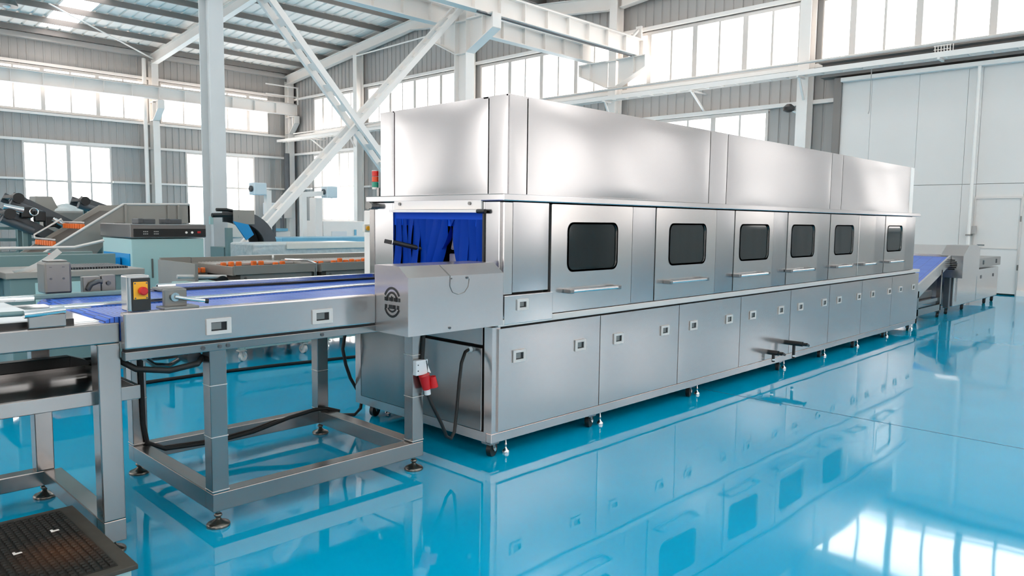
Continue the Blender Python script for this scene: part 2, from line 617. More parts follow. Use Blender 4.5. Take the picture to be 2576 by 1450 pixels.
# ------------------------------------------------------------------ crane girders
def girder(x0, x1, y, label, step, off=0.0, z0=6.45, z1=6.95, rail=True):
    t = thing('crane_girder', (x0, y, z0), label, 'girder', None)
    b = MB()
    b.box(x0, x1, y-.13, y+.13, z0, z0+.025).box(x0, x1, y-.15, y+.15, z1-.025, z1).box(x0, x1, y-.01, y+.01, z0+.02, z1-.02)
    b.build('beam', M['paint'], t)
    k = x0+.15+off
    while k < x1:
        MB().box(k-.012, k+.012, y-.12, y+.12, z0+.02, z1-.02).build('stiffener', M['paint'], t)
        k += step
    if rail:
        MB().box(x0, x1, y-.03, y+.03, z1, z1+.07).build('crane_rail', M['alu'], t)
    return t


gn = girder(3.0, 16.05, 10.2, 'nearer white crane girder with its end stop beside the right-hand windows', .86)
MB().box(15.95, 16.02, 10.1, 10.3, 6.95, 7.35).bar((15.6, 10.2, 6.95), (15.95, 10.2, 7.25), .08, .06).build('end_stop', M['paint'], gn)
MB().tube([(9.2, 10.05, 6.40), (12, 10.05, 6.38), (15.4, 10.05, 6.38)], .03).build('power_rail', M['graph'], gn)
gf = girder(-3.3, 15.75, 11.85, 'farther white crane girder, behind the bracketed column, ending in front of the windows', .86, .3)
gb = girder(-9, 16.0, 30.35, 'long white crane girder running in front of the back wall windows', 1.08)
MB().bar((14.3, 30.1, 7.75), (16.0, 30.1, 7.75), .05, .05).bar((15.95, 30.1, 6.95), (15.95, 30.1, 7.75), .05, .05).bar((14.3, 30.1, 7.3), (16, 30.1, 7.3), .04, .04).build('guard_rail', M['white'], gb)


# ------------------------------------------------------------------ crossed braces between the two columns
def brace(p0, p1, label):
    t = thing('cross_brace', p0, label, 'brace')
    p0, p1 = Vector(p0), Vector(p1)
    for dy in (-.17, .17):
        q = Vector((0, dy, 0))
        MB().bar(p0+q, p1+q, .09, .13).build('chord', M['paint'], t)
    n = 17
    for i in range(n):
        a = p0 + (p1-p0)*((i+.3)/n)
        e = p0 + (p1-p0)*((i+.62)/n)
        MB().bar(a, e, .33, .015).build('batten', M['paint'], t)
    return t


brace((3.4, 10.9, 6.75), (9.45, 10.9, .2), 'white laced brace falling from the near column top to behind the machine')
brace((3.42, 11.1, .45), (9.5, 11.1, 6.7), 'white laced brace rising from the near column foot to the bracketed column')


# ------------------------------------------------------------------ rafters and purlins
def rafter(x, y0, y1, ridge, label):
    """tapered I rafter from eaves y0 to ridge"""
    t = thing('roof_rafter', (x, y0, 8), label, 'rafter')
    s = 1 if ridge > y0 else -1
    b = MB()
    zu0, zu1 = RZ-.23, RZ-.23 + RS*abs(ridge-y0)
    zl0, zl1 = zu0-.40, zu1-.36
    b.prism([(y0, zl0), (y0, zu0), (ridge, zu1), (ridge, zl1)], 'x', x-.012, x+.012)
    b.bar((x, y0, zl0), (x, ridge, zl1), .24, .025, (1, 0, 0))
    b.bar((x, y0, zu0), (x, ridge, zu1), .24, .025, (1, 0, 0))
    b.build('beam', M['paint'], t)
    return t


rafter(9.55, 31.0, 21, 21, 'white sloping roof rafter running up from the back wall behind the near column')
rafter(9.55, 11.2, 21, 21, 'white roof rafter sloping down to the bracketed column')
rafter(15.9, 31.0, 21, 21, 'white end rafter along the right wall, rising from the hall corner')
rafter(15.9, 11.2, 21, 21, 'white end rafter along the right wall, sloping down to the girder column')
rafter(15.9, 10.8, 1, 1, 'white end rafter above the right-hand windows, nearest to the camera')
rafter(3.15, 31.0, 21, 21, 'white roof rafter crossing the roof at the left edge')
ordn = ['lowest grey roof purlin, right above the back wall cladding', 'second grey roof purlin up from the back wall', 'third grey roof purlin up from the back wall', 'fourth grey roof purlin up from the back wall', 'fifth grey roof purlin up from the back wall', 'sixth grey roof purlin up from the back wall', 'grey roof purlin next to the ridge, topmost of the near slope']
for i, y in enumerate((30.65, 29.25, 27.7, 26.1, 24.7, 23.0, 21.5)):
    zt = RZ + RS*(31.3-y) - .02
    b = MB().box(-9, 16.2, y-.035, y+.035, zt-.2, zt)
    tag(b.build('roof_purlin', M['purlin']), ordn[i], 'purlin', 'purlins of the near roof slope')
for i, y in enumerate((12.6, 14.2, 15.8, 17.4, 19.0, 20.5)):
    zt = RZ + RS*(y-11) - .02
    b = MB().box(-9, 16.2, y-.035, y+.035, zt-.2, zt)
    tag(b.build('roof_purlin', M['purlin']), 'grey roof purlin on the far side of the ridge, partly behind the crane girder', 'purlin', 'purlins beyond the ridge')
trim(MB().box(-9, 16.2, 31.0, 31.25, 8.3, 8.5), M['alu'])
tag(MB().tube([(4.6, 26.8, 8.75), (9.45, 30.7, 8.2)], .03).build('tie_rod', M['white']), 'thin white tie rod slanting under the roof to the back wall column', 'rod')
tag(MB().tube([(15.75, 24.9, 8.5), (15.75, 17.7, 8.6)], .03).build('tie_rod', M['white']), 'thin white rod below the end rafter, left of the bracketed column', 'rod')

# ------------------------------------------------------------------ high-bay lamp at the roof's left edge
lp = thing('pendant_lamp', (1.9, 20, 6.85), 'grey bell-shaped high-bay lamp hanging at the top left corner', 'lamp')
MB().lathe((1.88, 20, 6.85), [(.26, 0), (.25, .06), (.19, .17), (.1, .25), (.08, .4), (.07, .42)]).build('lamp_shade', M['steeld'], lp, True)
MB().lathe((1.88, 20, 6.80), [(.05, 0), (.09, .03), (.09, .06), (.05, .08)]).build('bulb', M['white'], lp, True)
MB().cyl((1.88, 20, 7.27), (1.88, 20, 9.4), .012, 8).build('hanger', M['graph'], lp)

# ------------------------------------------------------------------ services along the right wall
ct = thing('cable_tray', (15.4, 10, 5.15), 'white ladder cable tray bracketed along the right wall below the windows', 'cable tray')
b = MB().box(15.30, 15.34, -11, 31.0, 5.16, 5.28).box(15.60, 15.64, -11, 31.0, 5.16, 5.28)
y = -10.9
while y < 31:
    b.box(15.34, 15.60, y, y+.04, 5.17, 5.2)
    y += .45
b.build('ladder', M['paint'], ct)
random.seed(3)
for x0, z0 in ((15.39, 5.22), (15.45, 5.23), (15.54, 5.22)):
    MB().tube([(x0+random.uniform(-.03, .03), -11+i*1.5, z0+random.uniform(-.006, .012)) for i in range(28)], .017, 6).build('laid_cable', M['white' if x0 > 15.5 else 'wall'], ct)
for y in (-4.5, -1.3, 1.8, 4.95, 8.0, 11.0, 14.2, 17.7, 21.2, 24.9, 28):
    xe = 15.73 if y in (4.95, 11.0, 17.7, 24.9) else (15.66 if y < 4.1 else 16.2)
    b = MB().bar((15.30, y, 5.14), (xe, y, 5.14), .05, .04)
    if y > 4.1:
        b.bar((15.42, y, 5.13), (xe, y, 4.62), .05, .05)
    b.build('strut', M['paint'], ct)
tag(MB().tube([(15.38, -11, 5.47), (15.38, 11, 5.47), (15.38, 29.5, 5.47)], .035, 10).build('conduit_pipe', M['alu'], None, True), 'grey conduit pipe running level just above the cable tray', 'pipe')
ml = thing('mesh_basket', (15.5, 1.75, 5.3), 'white wire basket on the cable tray above the partition', 'basket')
b = MB()
for i in range(6):
    yy = 1.6+i*.06
    b.tube([(15.4, yy, 5.28), (15.36, yy, 5.5), (15.6, yy, 5.5), (15.6, yy, 5.28)], .008, 6)
for z in (5.34, 5.42, 5.5):
    b.tube([(15.36, 1.58, z), (15.36, 1.92, z)], .008, 6)
b.build('wire', M['white'], ml)
sp = thing('wall_horn', (15.7, 5.3, 4.43), 'small black horn speaker on the column left of the partition', 'speaker')
MB().lathe((15.68, 5.3, 4.34), [(.05, 0), (.14, .04), (.15, .12), (.06, .2)]).build('horn', M['black'], sp, True)
MB().bar((15.7, 5.26, 4.4), (15.8, 5.1, 4.3), .04, .04).build('bracket', M['white'], sp)
pp = thing('vertical_pipe', (15.84, 1.1, 0), 'thin white vertical pipe on the partition, left of the door', 'pipe')
MB().cyl((15.84, 1.12, 0.02), (15.84, 1.12, 4.97), .036, 12).build('pipe', M['white'], pp, True)
MB().box(15.87, 15.98, 1.0, 1.08, 1.32, 1.5, .008).build('switch_box', M['wall'], pp)
MB().box(15.79, 15.99, 1.07, 1.17, 1.28, 1.31).build('clamp', M['steeld'], pp)
tag(MB().tube([(15.62, 3.3, 5.162), (15.62, 3.3, 4.2), (15.64, 3.33, 4.12)], .01, 6).build('light_pull_cord', M['wall']), 'thin grey pull cord hanging in front of the partition', 'cord')


# ------------------------------------------------------------------ shared small parts
def recessed_handle(par, x, z, y, w=.10, h=.075):
    """flush pull: raised frame round a dark pocket with a thumb plate, on a face looking towards -y"""
    f = MB()
    f.box(x-w/2, x+w/2, y-.008, y, z+h/2-.017, z+h/2).box(x-w/2, x+w/2, y-.008, y, z-h/2, z-h/2+.017)
    f.box(x-w/2, x-w/2+.022, y-.008, y, z-h/2+.017, z+h/2-.017).box(x+w/2-.022, x+w/2, y-.008, y, z-h/2+.017, z+h/2-.017)
    o = f.build('recessed_handle', M['alu'], par)
    return o, (x, z, y, w, h)


def handle_pocket(par, x, z, y, w=.10, h=.075):
    b = MB().box(x-w/2+.022, x+w/2-.022, y-.002, y+.001, z-h/2+.017, z+h/2-.017)
    o = b.build('handle_pocket', M['dark'], par)
    MB().box(x-w/2+.022, x+w*.10, y-.004, y-.002, z-h/2+.024, z+h/2-.02).build('thumb_plate', M['steeld'], par)
    return o


def warped_panel(name, m, par, ax, a0, a1, z0, z1, face, depth, amp, seed):
    """sheet-metal panel whose face bulges a few millimetres between its fixed edges; faces towards -y (ax='x') or -x (ax='y')"""
    rg = random.Random(seed)
    co = [(rg.uniform(.6, 2.2)*max(1, (a1-a0)*.8), rg.uniform(.4, 1.3), rg.uniform(0, 6.3), rg.uniform(-.5, 1)) for _ in range(4)]
    nu, nv = max(10, int((a1-a0)/.05)), max(10, int((z1-z0)/.05))
    rows = []
    for j in range(nv+1):
        v = j/nv
        row = []
        for i in range(nu+1):
            u = i/nu
            w = (16*u*(1-u)*v*(1-v))**.6
            e = 1.2*w + sum(c[3]*math.sin(c[0]*u*PI+c[1]*v*PI+c[2]) for c in co)*w*.5
            q = face - amp*e
            a, z = a0+(a1-a0)*u, z0+(z1-z0)*v
            row.append((a, q, z) if ax == 'x' else (q, a, z))
        rows.append(row)
    mb = MB().sheet(rows)
    d = depth
    for k in range(2):
        r0 = [rows[0], rows[-1]][k]
        mb.sheet([r0, [((p[0], face+d, p[2]) if ax == 'x' else (face+d, p[1], p[2])) for p in r0]])
        c0 = [r[0] if k == 0 else r[-1] for r in rows]
        mb.sheet([c0, [((p[0], face+d, p[2]) if ax == 'x' else (face+d, p[1], p[2])) for p in c0]])
    bmesh.ops.remove_doubles(mb.b, verts=mb.b.verts[:], dist=1e-5)
    bmesh.ops.recalc_face_normals(mb.b, faces=mb.b.faces[:])
    return mb.build(name, M[m], par, True)


def caster(par, x, y, r=.042, zt=.1, m='rubber', yoke='steelf', ang=.5):
    """swivel caster: plate, fork and wheel"""
    c, s = math.cos(ang), math.sin(ang)
    b = MB().box(x-.04, x+.04, y-.04, y+.04, zt-.012, zt)
    for k in (-.022, .022):
        b.bar((x-s*k, y+c*k, zt-.01), (x+.018*c-s*k, y+.018*s+c*k, r), .03, .006, (c, s, 0))
    o = b.build('caster', M[yoke], par)
    MB().cyl((x+.018*c+s*.016, y+.018*s-c*.016, r), (x+.018*c-s*.016, y+.018*s+c*.016, r), r, 20).build('wheel', M[m], o, True)
    MB().cyl((x+.018*c+s*.028, y+.018*s-c*.028, r), (x+.018*c-s*.028, y+.018*s+c*.028, r), .013, 10).build('axle_cap', M['chrome'], o, True)
    return o


def level_foot(par, x, y, zt, r=.055, m='plate'):
    """screw foot with a round base plate"""
    b = MB().lathe((x, y, 0), [(r, 0), (r*1.02, .006), (r, .012), (r*.92, .017), (r*.62, .024), (r*.33, .032), (r*.22, .04), (r*.24, .045), (r*.34, .05), (r*.36, .055), (r*.3, .062), (r*.19, .066), (r*.19, zt)], 20)
    return b.build('levelling_foot', M[m], par, True)


def rrect(cx, cz, w, h, r, n=6):
    pts = []
    for qx, qz, a0 in ((1, 1, 0), (-1, 1, 90), (-1, -1, 180), (1, -1, 270)):
        for i in range(n+1):
            a = math.radians(a0+90*i/n)
            pts.append((cx+qx*(w/2-r)+r*math.cos(a), cz+qz*(h/2-r)+r*math.sin(a)))
    return pts


# ================================================================== the long tunnel washer
tw = thing('tunnel_washer', (0, 0, 0), 'very long stainless steel crate washing machine with blue curtain and row of window doors', 'washing machine')
# base frame
b = MB()
b.box(.03, 8.44, 0, .05, .10, .162, .004).box(.03, 8.44, 1.44, 1.49, .10, .162).box(.03, .08, .05, 1.44, .10, .162).box(8.39, 8.44, .05, 1.44, .10, .162)
b.box(.03, .10, 0.0, .07, .162, .835).box(.03, .10, 1.42, 1.49, .162, .835).box(8.37, 8.44, 1.42, 1.49, .162, .835)
b.build('base_frame', M['steell'], tw)
MB().box(.075, 8.42, .03, 1.46, .14, .832).build('lower_body', M['dark'], tw)
MB().box(.06, 8.44, -.02, 1.47, .838, .88, .004).build('ledge_rail', M['alu'], tw)
seams = [.072, 1.10, 2.15, 3.20, 4.26, 5.26, 6.25, 7.32, 8.44]
hxs = [(.255, .87), (1.315, 1.937), (2.37, 2.98), (3.43, 4.03), (4.49, 5.11), (5.53, 6.14), (6.61, 7.22), (7.66, 8.2)]
for (a, c), hs in zip(zip(seams, seams[1:]), hxs):
    p = warped_panel('lower_panel', 'steell', tw, 'x', a+.0045, c-.0045, .170, .824, -.012, .04, .0022, int(a*100))
    for hx in hs:
        recessed_handle(p, hx, .637, -.0155, .115, .078)
        handle_pocket(p, hx, .637, -.0155, .115, .078)
p = MB().box(.018, .04, .083, 1.40, .168, .70, .004).build('end_panel', M['steelf'], tw)
p = MB().box(.022, .04, .083, 1.40, .716, .83, .004).build('end_panel', M['steelf'], tw)
for x, y in ((.07, .07), (1.06, .07), (2.45, .08), (4.15, .07), (5.22, .08), (6.2, .07), (7.35, .1), (8.38, .1), (.1, 1.38), (8.3, 1.38)):
    caster(tw, x, y-.02, .047, .1, 'black', ang=.3)
    level_foot(tw, x+.13, y-.03, .1, .024, 'chrome')
# tunnel section
b = MB()
b.box(.10, .13, 1.11, 1.33, .88, 1.615, .004).box(.10, .13, .02, .155, .88, 1.615, .004).box(.10, .13, .155, 1.11, 1.558, 1.615, .004)
b.box(.13, 8.12, 1.30, 1.33, .88, 1.615).box(8.12, 8.15, .03, 1.33, .88, 1.615)
b.build('tunnel_shell', M['steel'], tw)
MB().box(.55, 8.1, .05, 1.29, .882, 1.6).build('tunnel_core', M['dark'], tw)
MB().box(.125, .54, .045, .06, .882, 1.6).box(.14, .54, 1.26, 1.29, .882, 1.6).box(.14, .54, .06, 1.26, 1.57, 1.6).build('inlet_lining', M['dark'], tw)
MB().box(.085, .10, .17, 1.075, 1.565, 1.628, .003).build('header_plate', M['white'], tw)
for y in (.27, 1.0):
    MB().cyl((.085, y, 1.603), (.072, y, 1.603), .011, 10).build('bolt', M['steeld'], tw)
# curtain rod and blue strips
MB().box(.06, .085, .19, 1.10, 1.545, 1.562).build('curtain_rail', M['white'], tw)
MB().cyl((.073, .12, 1.553), (.073, .19, 1.553), .014, 10).build('rail_end', M['black'], tw, True)
random.seed(11)
cur = thing_strip = None
NS = 13
MB().box(.118, .124, .16, 1.11, 1.455, 1.55).build('curtain_band', M['curtain'], tw)
for i in range(NS):
    yc = .205 + i*(.86/(NS-1))
    sway, twist = 0.0, random.uniform(-.25, .25)
    ln = .44
    if i in (5, 6, 7):
        sway, twist = {5: .075, 6: .07, 7: .05}[i], {5: .75, 6: .45, 7: -.35}[i]
    if i == 4:
        sway, twist, ln = .05, -1.2, .20
    if i == 3:
        sway, twist, ln = -.10, .9, .40
    if i == 2:
        sway, twist = -.015, .2
    rows = []
    for k in range(15):
        t = k/14
        z = 1.50 - t*ln
        yy = yc + sway*t*t*(1 if t < .75 else 1.05)
        tw_ = twist*math.sin(min(1, t*1.15)*PI*.55) + .25*math.sin(3*t+i)
        wd = .0395
        xx = .116 + (.03*math.sin(i*1.7+t*2.6) - .01 - .05*abs(sway)*t*6)*t
        row = []
        for q in (-1, -.33, .33, 1):
            row.append((xx - wd*q*math.sin(tw_)*.9 - .006*(1-q*q), yy + wd*q*math.cos(tw_), z))
        rows.append(row)
    MB().sheet(rows).build('curtain_strip', M['curtain'], tw, True, .003)
MB().box(.09, .10, .148, .162, 1.0, 1.55).box(.12, .17, .146, .158, .9, 1.55).build('curtain_jamb', M['black'], tw)
g = MB().cyl((-.03, .935, 1.337), (.15, .80, 1.287), .017, 12).build('guide_bar', M['black'], tw, True)
MB().cyl((-.034, .938, 1.338), (-.03, .935, 1.337), .0175, 12).build('end_cap', M['white'], g, True)
MB().bar((-.01, 1.06, 1.342), (.15, .89, 1.297), .012, .028).build('guide_bar', M['black'], tw)
MB().box(.24, .26, .575, .655, 1.19, 1.265, .008).box(.22, .26, .54, .68, 1.10, 1.125, .008).build('inner_light_patch', M['white'], tw)  # white pieces standing in for light that shows through from the far end
MB().tube([(.2, .57, 1.3), (.24, .60, 1.36), (.26, .62, 1.46)], .012).build('inner_white_tube', M['white'], tw)  # white tube behind the curtain gap
# left edge post, cam lock
MB().box(.1, .16, 1.335, 1.40, .9, 1.60, .006).build('edge_post', M['steelf'], tw)
MB().cyl((.06, 1.36, 1.595), (.16, 1.36, 1.595), .03, 14).cyl((.04, 1.30, 1.59), (.1, 1.30, 1.59), .02, 12).build('cam_lock', M['steeld'], tw, True)
# inlet housing to the right of the curtain
MB().box(.118, .195, -.004, .03, 1.035, 1.612, .003).build('corner_post', M['steelp'], tw)
warped_panel('side_panel', 'steel', tw, 'x', .199, .535, 1.045, 1.612, -.002, .03, .0018, 44)
p = MB().box(.112, .566, -.022, .03, .848, 1.030, .004).build('access_cover', M['steelp'], tw)
recessed_handle(p, .272, .966, -.022, .105, .07)
handle_pocket(p, .272, .966, -.022, .105, .07)
# doors and filler panels along the front
doors = [(.548, 1.466, 1.0, .555), (1.775, 2.705, 2.25, .56), (3.03, 3.80, 3.42, .575), (4.115, 4.87, 4.49, .56), (5.185, 6.02, 5.60, .55), (6.95, 7.76, 7.32, .57)]
hand = {0: (.692, 1.241), 1: (1.906, 2.485), 2: (3.037, 3.62), 3: (4.102, 4.68), 4: (5.266, 5.73), 5: (6.985, 7.556)}


def door_handle(par, a, c):
    y = -.012
    o = MB().tube([(a+.02, y-.056, 1.027), (c-.02, y-.056, 1.027)], .012, 12).build('door_handle', M['chrome'], par, True)
    for p, q in ((a-.012, a+.03), (c-.03, c+.012)):
        MB().box(p, q, y-.068, y, 1.012, 1.042, .006).build('handle_post', M['steelf'], par)
    return o


for i, (a, c, wc, ww) in enumerate(doors):
    hole = rrect(wc, 1.322, ww, .326, .055)
    out = rrect((a+c)/2, 1.247, c-a-.008, .722, .006, 1)
    # door leaf with a rounded window opening
    bm = MB()
    n = len(hole)
    for y0 in (-.012,):
        vo = [bm.b.verts.new((q[0], y0, q[1])) for q in out]
        vh = [bm.b.verts.new((q[0], y0, q[1])) for q in hole]
        eo = [bm.b.edges.new((vo[k], vo[(k+1) % len(vo)])) for k in range(len(vo))]
        eh = [bm.b.edges.new((vh[k], vh[(k+1) % n])) for k in range(n)]
        bmesh.ops.triangle_fill(bm.b, edges=eo+eh, use_beauty=True)
        bmesh.ops.recalc_face_normals(bm.b, faces=bm.b.faces[:])
        fs = bm.b.faces[:]
        if fs[0].normal.y > 0:
            bmesh.ops.reverse_faces(bm.b, faces=fs)
        r = bmesh.ops.extrude_face_region(bm.b, geom=fs)
        for v in r['geom']:
            if isinstance(v, bmesh.types.BMVert):
                v.co.y += .03
        bmesh.ops.recalc_face_normals(bm.b, faces=bm.b.faces[:])
    d = bm.build('door', M['steelp'], tw)
    MB().prism(rrect(wc, 1.322, ww, .326, .055), 'y', -.004, .004).build('door_window', M['glass'], d)
    gk = MB()
    o1 = rrect(wc, 1.322, ww+.012, .338, .06)
    o2 = rrect(wc, 1.322, ww-.014, .312, .05)
    n = len(o1)
    A = [gk.b.verts.new((q[0], -.015, q[1])) for q in o1]
    B = [gk.b.verts.new((q[0], -.015, q[1])) for q in o2]
    for k in range(n):
        gk.b.faces.new((A[k], A[(k+1) % n], B[(k+1) % n], B[k]))
    gk.build('gasket', M['rubber'], d, False, .004)
    door_handle(d, *hand[i])
d = MB().box(6.06, 6.60, -.012, .03, .886, 1.608, .004).build('door', M['steelp'], tw)
door_handle(d, 6.09, 6.51)
for a, c in ((1.472, 1.769), (2.711, 3.024), (3.806, 4.109), (4.876, 5.179), (6.026, 6.055), (6.606, 6.944), (7.766, 8.16)):
    warped_panel('filler_panel', 'steel', tw, 'x', a, c, .886, 1.608, -.008, .03, .001, int(a*50))
# trim and hood
MB().box(.085, 8.3, -.03, 1.42, 1.618, 1.662, .006).build('canopy_trim', M['steel'], tw)
MB().box(.215, 8.16, .06, 1.385, 1.66, 2.27).build('hood_core', M['dark'], tw)
for a, c in ((.204, .373), (.373, 2.657), (2.657, 2.96), (2.96, 5.293), (5.293, 5.615), (5.615, 8.02), (8.02, 8.175)):
    warped_panel('hood_panel', 'steel' if c < 8.1 else 'white', tw, 'x', a+.005, c-.005, 1.664, 2.283, .048, .02, .005 if c-a > .5 else .0008, int(a*77)+5)
for a, c in ((.05, .227), (.227, 1.222), (1.222, 1.397)):
    warped_panel('hood_panel', 'steel', tw, 'y', a+.005, c-.005, 1.664, 2.283, .2, .02, .005 if c-a > .5 else .0008, int(a*77)+9)
MB().box(.2, 8.175, .05, 1.397, 2.272, 2.281).build('hood_roof', M['steel'], tw)
# signal tower behind the hood corner
st = MB().cyl((.205, 1.43, 1.60), (.205, 1.43, 1.73), .012, 10).box(.17, .24, 1.39, 1.46, 1.60, 1.64).build('signal_tower', M['steelf'], tw)
MB().cyl((.205, 1.47, 1.72), (.205, 1.47, 1.735), .026, 16).cyl((.205, 1.45, 1.725), (.205, 1.47, 1.725), .01).build('tower_base', M['alu'], st, True)
for z, mm, nm in ((1.735, 'greenlamp', 'green lamp'), (1.777, 'orangelamp', 'orange-red lamp'), (1.819, 'redlamp', 'red lamp')):
    o = MB().cyl((.205, 1.47, z), (.205, 1.47, z+.038), .026, 18).build('signal_lamp', M[mm], st, True)
    o['label'] = nm
MB().cyl((.205, 1.47, 1.857), (.205, 1.47, 1.862), .026, 16).build('tower_cap', M['alu'], st, True)
# drain valves on the fourth lower panel
for x, z, ln in ((4.16, .30, .20), (3.80, .24, .12)):
    v = MB().cyl((x, -.01, z), (x, -ln, z), .024, 14).cyl((x, -ln*.55, z), (x, -ln*.55, .15), .015, 12).build('drain_valve', M['black'], tw, True)
    MB().cyl((x, -ln-.005, z), (x, -ln-.04, z), .017, 12).bar((x-.03, -ln-.05, z+.012), (x+.03, -ln-.05, z-.012), .014, .02).build('valve_knob', M['black'], v, True)
    MB().cyl((x, -ln*.55, .165), (x, -ln*.55, .18), .018, 12).build('hose_clip', M['chrome'], v, True)

# ================================================================== infeed conveyor in front of the washer
ic = thing('infeed_conveyor', (-1.63, .2, 0), 'stainless steel infeed conveyor with blue modular belt and motor cover, on square legs', 'conveyor')
LG = [(-1.67, -1.588, .154, .234), (-.47, -.388, .154, .234), (-1.67, -1.588, 1.2, 1.28), (-.47, -.388, 1.2, 1.28)]
for x0, x1, y0, y1 in LG:
    lg = MB().box(x0, x1, y0, y1, .176, .895, .004).build('leg', M['steelf'], ic)
    level_foot(lg, (x0+x1)/2, (y0+y1)/2, .09)
    sm = MB()
    for z in (.185, .45, .70):
        sm.box(x0-.0012, x1+.0012, y0-.0012, y1+.0012, z, z+.004)
    sm.build('weld_seam', M['alu'], lg)
MB().box(-1.67, -.388, .154, .234, .085, .176, .004).build('stretcher', M['steelf'], ic)
MB().box(-1.67, -.388, 1.2, 1.28, .085, .176, .004).build('stretcher', M['steelf'], ic)
MB().box(-1.67, -1.588, .234, 1.2, .085, .176, .004).build('stretcher', M['steelf'], ic)
MB().box(-.47, -.388, .234, 1.2, .085, .176, .004).build('stretcher', M['steelf'], ic)
sr = MB().box(-2.04, -.73, .15, .20, .918, 1.08, .008).build('side_rail', M['steell'], ic)
for x in (-1.625, -1.07):
    recessed_handle(sr, x, .985, .15, .12, .075)
    handle_pocket(sr, x, .985, .15, .12, .075)
MB().box(-2.035, -.62, .16, .20, .905, .918).build('shadow_gap', M['dark'], ic)
lr = MB().box(-2.04, -.45, .152, .20, .868, .907, .003).build('lower_rail', M['steelf'], ic)
for x in (-1.70, -1.62, -1.58, -1.07):
    MB().cyl((x, .152, .888), (x, .146, .888), .009, 10).build('bolt', M['graph'], lr, True)
MB().box(-2.04, .08, 1.26, 1.30, .868, 1.075, .006).build('side_rail', M['steelf'], ic)
MB().box(-2.06, .45, .215, 1.25, 1.035, 1.058).build('belt', M['belt'], ic)
MB().cyl((-2.06, .215, 1.0), (-2.06, 1.25, 1.0), .055, 24).build('belt_roller', M['belt'], ic, True)
MB().box(-2.0, .05, .25, 1.22, .90, .93).build('drip_pan', M['steeld'], ic)
MB().tube([(-1.95, .32, .88), (-1.85, .35, .80), (-1.75, .42, .775), (-1.68, .3, .86)], .012).tube([(-1.92, .5, .88), (-1.8, .5, .80), (-1.7, .4, .82), (-1.66, .26, .88)], .010).build('grey_hose', M['steelf'], ic, True)
MB().cyl((-1.70, .25, .83), (-1.70, .36, .83), .035, 16).build('pulley', M['graph'], ic, True)
# guide rails
gr = MB().tube([(-2.27, .34, 1.103), (-1.5, .34, 1.103), (-.72, .34, 1.115), (-.2, .34, 1.115)], .0115, 12).build('guide_rail', M['chrome'], ic, True)
gr = MB().box(-1.50, .06, 1.22, 1.245, 1.075, 1.103, .005).cyl((-1.5, 1.232, 1.09), (-1.40, 1.232, 1.09), .016, 12).build('guide_rail', M['chrome'], ic)
MB().box(-1.5, .05, 1.225, 1.24, 1.045, 1.072).build('wear_strip', M['black'], ic)
br = MB().box(-1.845, -1.742, .215, .24, 1.075, 1.165, .004).box(-1.845, -1.742, .24, .36, 1.155, 1.168, .003).box(-1.87, -1.71, .155, .25, 1.078, 1.09, .004).build('guide_bracket', M['steeld'], ic)
MB().cyl((-1.80, .212, 1.13), (-1.80, .2, 1.13), .02, 14).tube([(-1.80, .2, 1.13), (-1.74, .17, 1.118), (-1.68, .15, 1.108)], .009, 10).build('clamp_lever', M['chrome'], br, True)
MB().cyl((-1.685, .152, 1.109), (-1.67, .147, 1.107), .0115, 12).build('lever_tip', M['black'], br, True)
br = MB().box(-1.88, -1.79, 1.26, 1.31, 1.062, 1.16, .004).box(-1.785, -1.71, 1.27, 1.31, 1.062, 1.165, .004).build('guide_bracket', M['steeld'], ic)
MB().tube([(-1.86, 1.25, 1.09), (-1.845, 1.24, 1.12), (-1.81, 1.235, 1.135), (-1.79, 1.23, 1.132)], .013, 10).build('clamp_lever', M['graph'], br, True)
MB().cyl((-1.75, 1.27, 1.12), (-1.75, 1.255, 1.12), .012, 6).build('bolt', M['graph'], br)
gb_ = MB().box(-2.075, -1.945, 1.215, 1.36, 1.078, 1.247, .012).box(-2.05, -1.955, 1.25, 1.36, 1.247, 1.255, .003).build('drive_housing', M['steeld'], ic)
sl = MB()
for x, z in ((-2.045, 1.222), (-1.985, 1.222)):
    sl.box(x-.006, x+.006, 1.213, 1.216, z-.002, z+.002)
for x, z in ((-2.045, 1.16), (-1.985, 1.16)):
    sl.cyl((x, 1.217, z), (x, 1.212, z), .006, 10)
sl.build('fastener_set', M['graph'], gb_)
MB().box(-2.62, -1.68, 1.16, 1.19, 1.06, 1.085, .006).build('guide_rail', M['teal'], ic)
# emergency stop box
es = MB().box(-2.022, -1.925, .156, .235, 1.082, 1.24, .008).build('emergency_stop_box', M['steelp'], ic)
MB().box(-2.004, -1.926, .150, .157, 1.084, 1.228, .002).build('face_plate', M['black'], es)
MB().box(-1.998, -1.938, .145, .151, 1.135, 1.212, .003).build('amber_plate', M['yellow'], es)
bt = MB().cyl((-1.962, .146, 1.172), (-1.962, .128, 1.172), .0185, 24).cyl((-1.962, .128, 1.172), (-1.962, .123, 1.172), .0185, 24, .013).build('stop_button', M['red'], es, True)
sc = MB()
for x, z in ((-1.992, 1.206), (-1.944, 1.206), (-1.992, 1.141), (-1.944, 1.141)):
    sc.cyl((x, .1455, z), (x, .143, z), .0035, 8)
sc.build('corner_screws', M['graph'], es)
# motor cover with round vent emblem
mc = MB().prism([(-.14, .873), (-.14, 1.187), (-.055, 1.245), (.16, 1.245), (.16, .873)], 'x', -.73, -.02).build('motor_cover', M['steell'], ic)
em = MB()


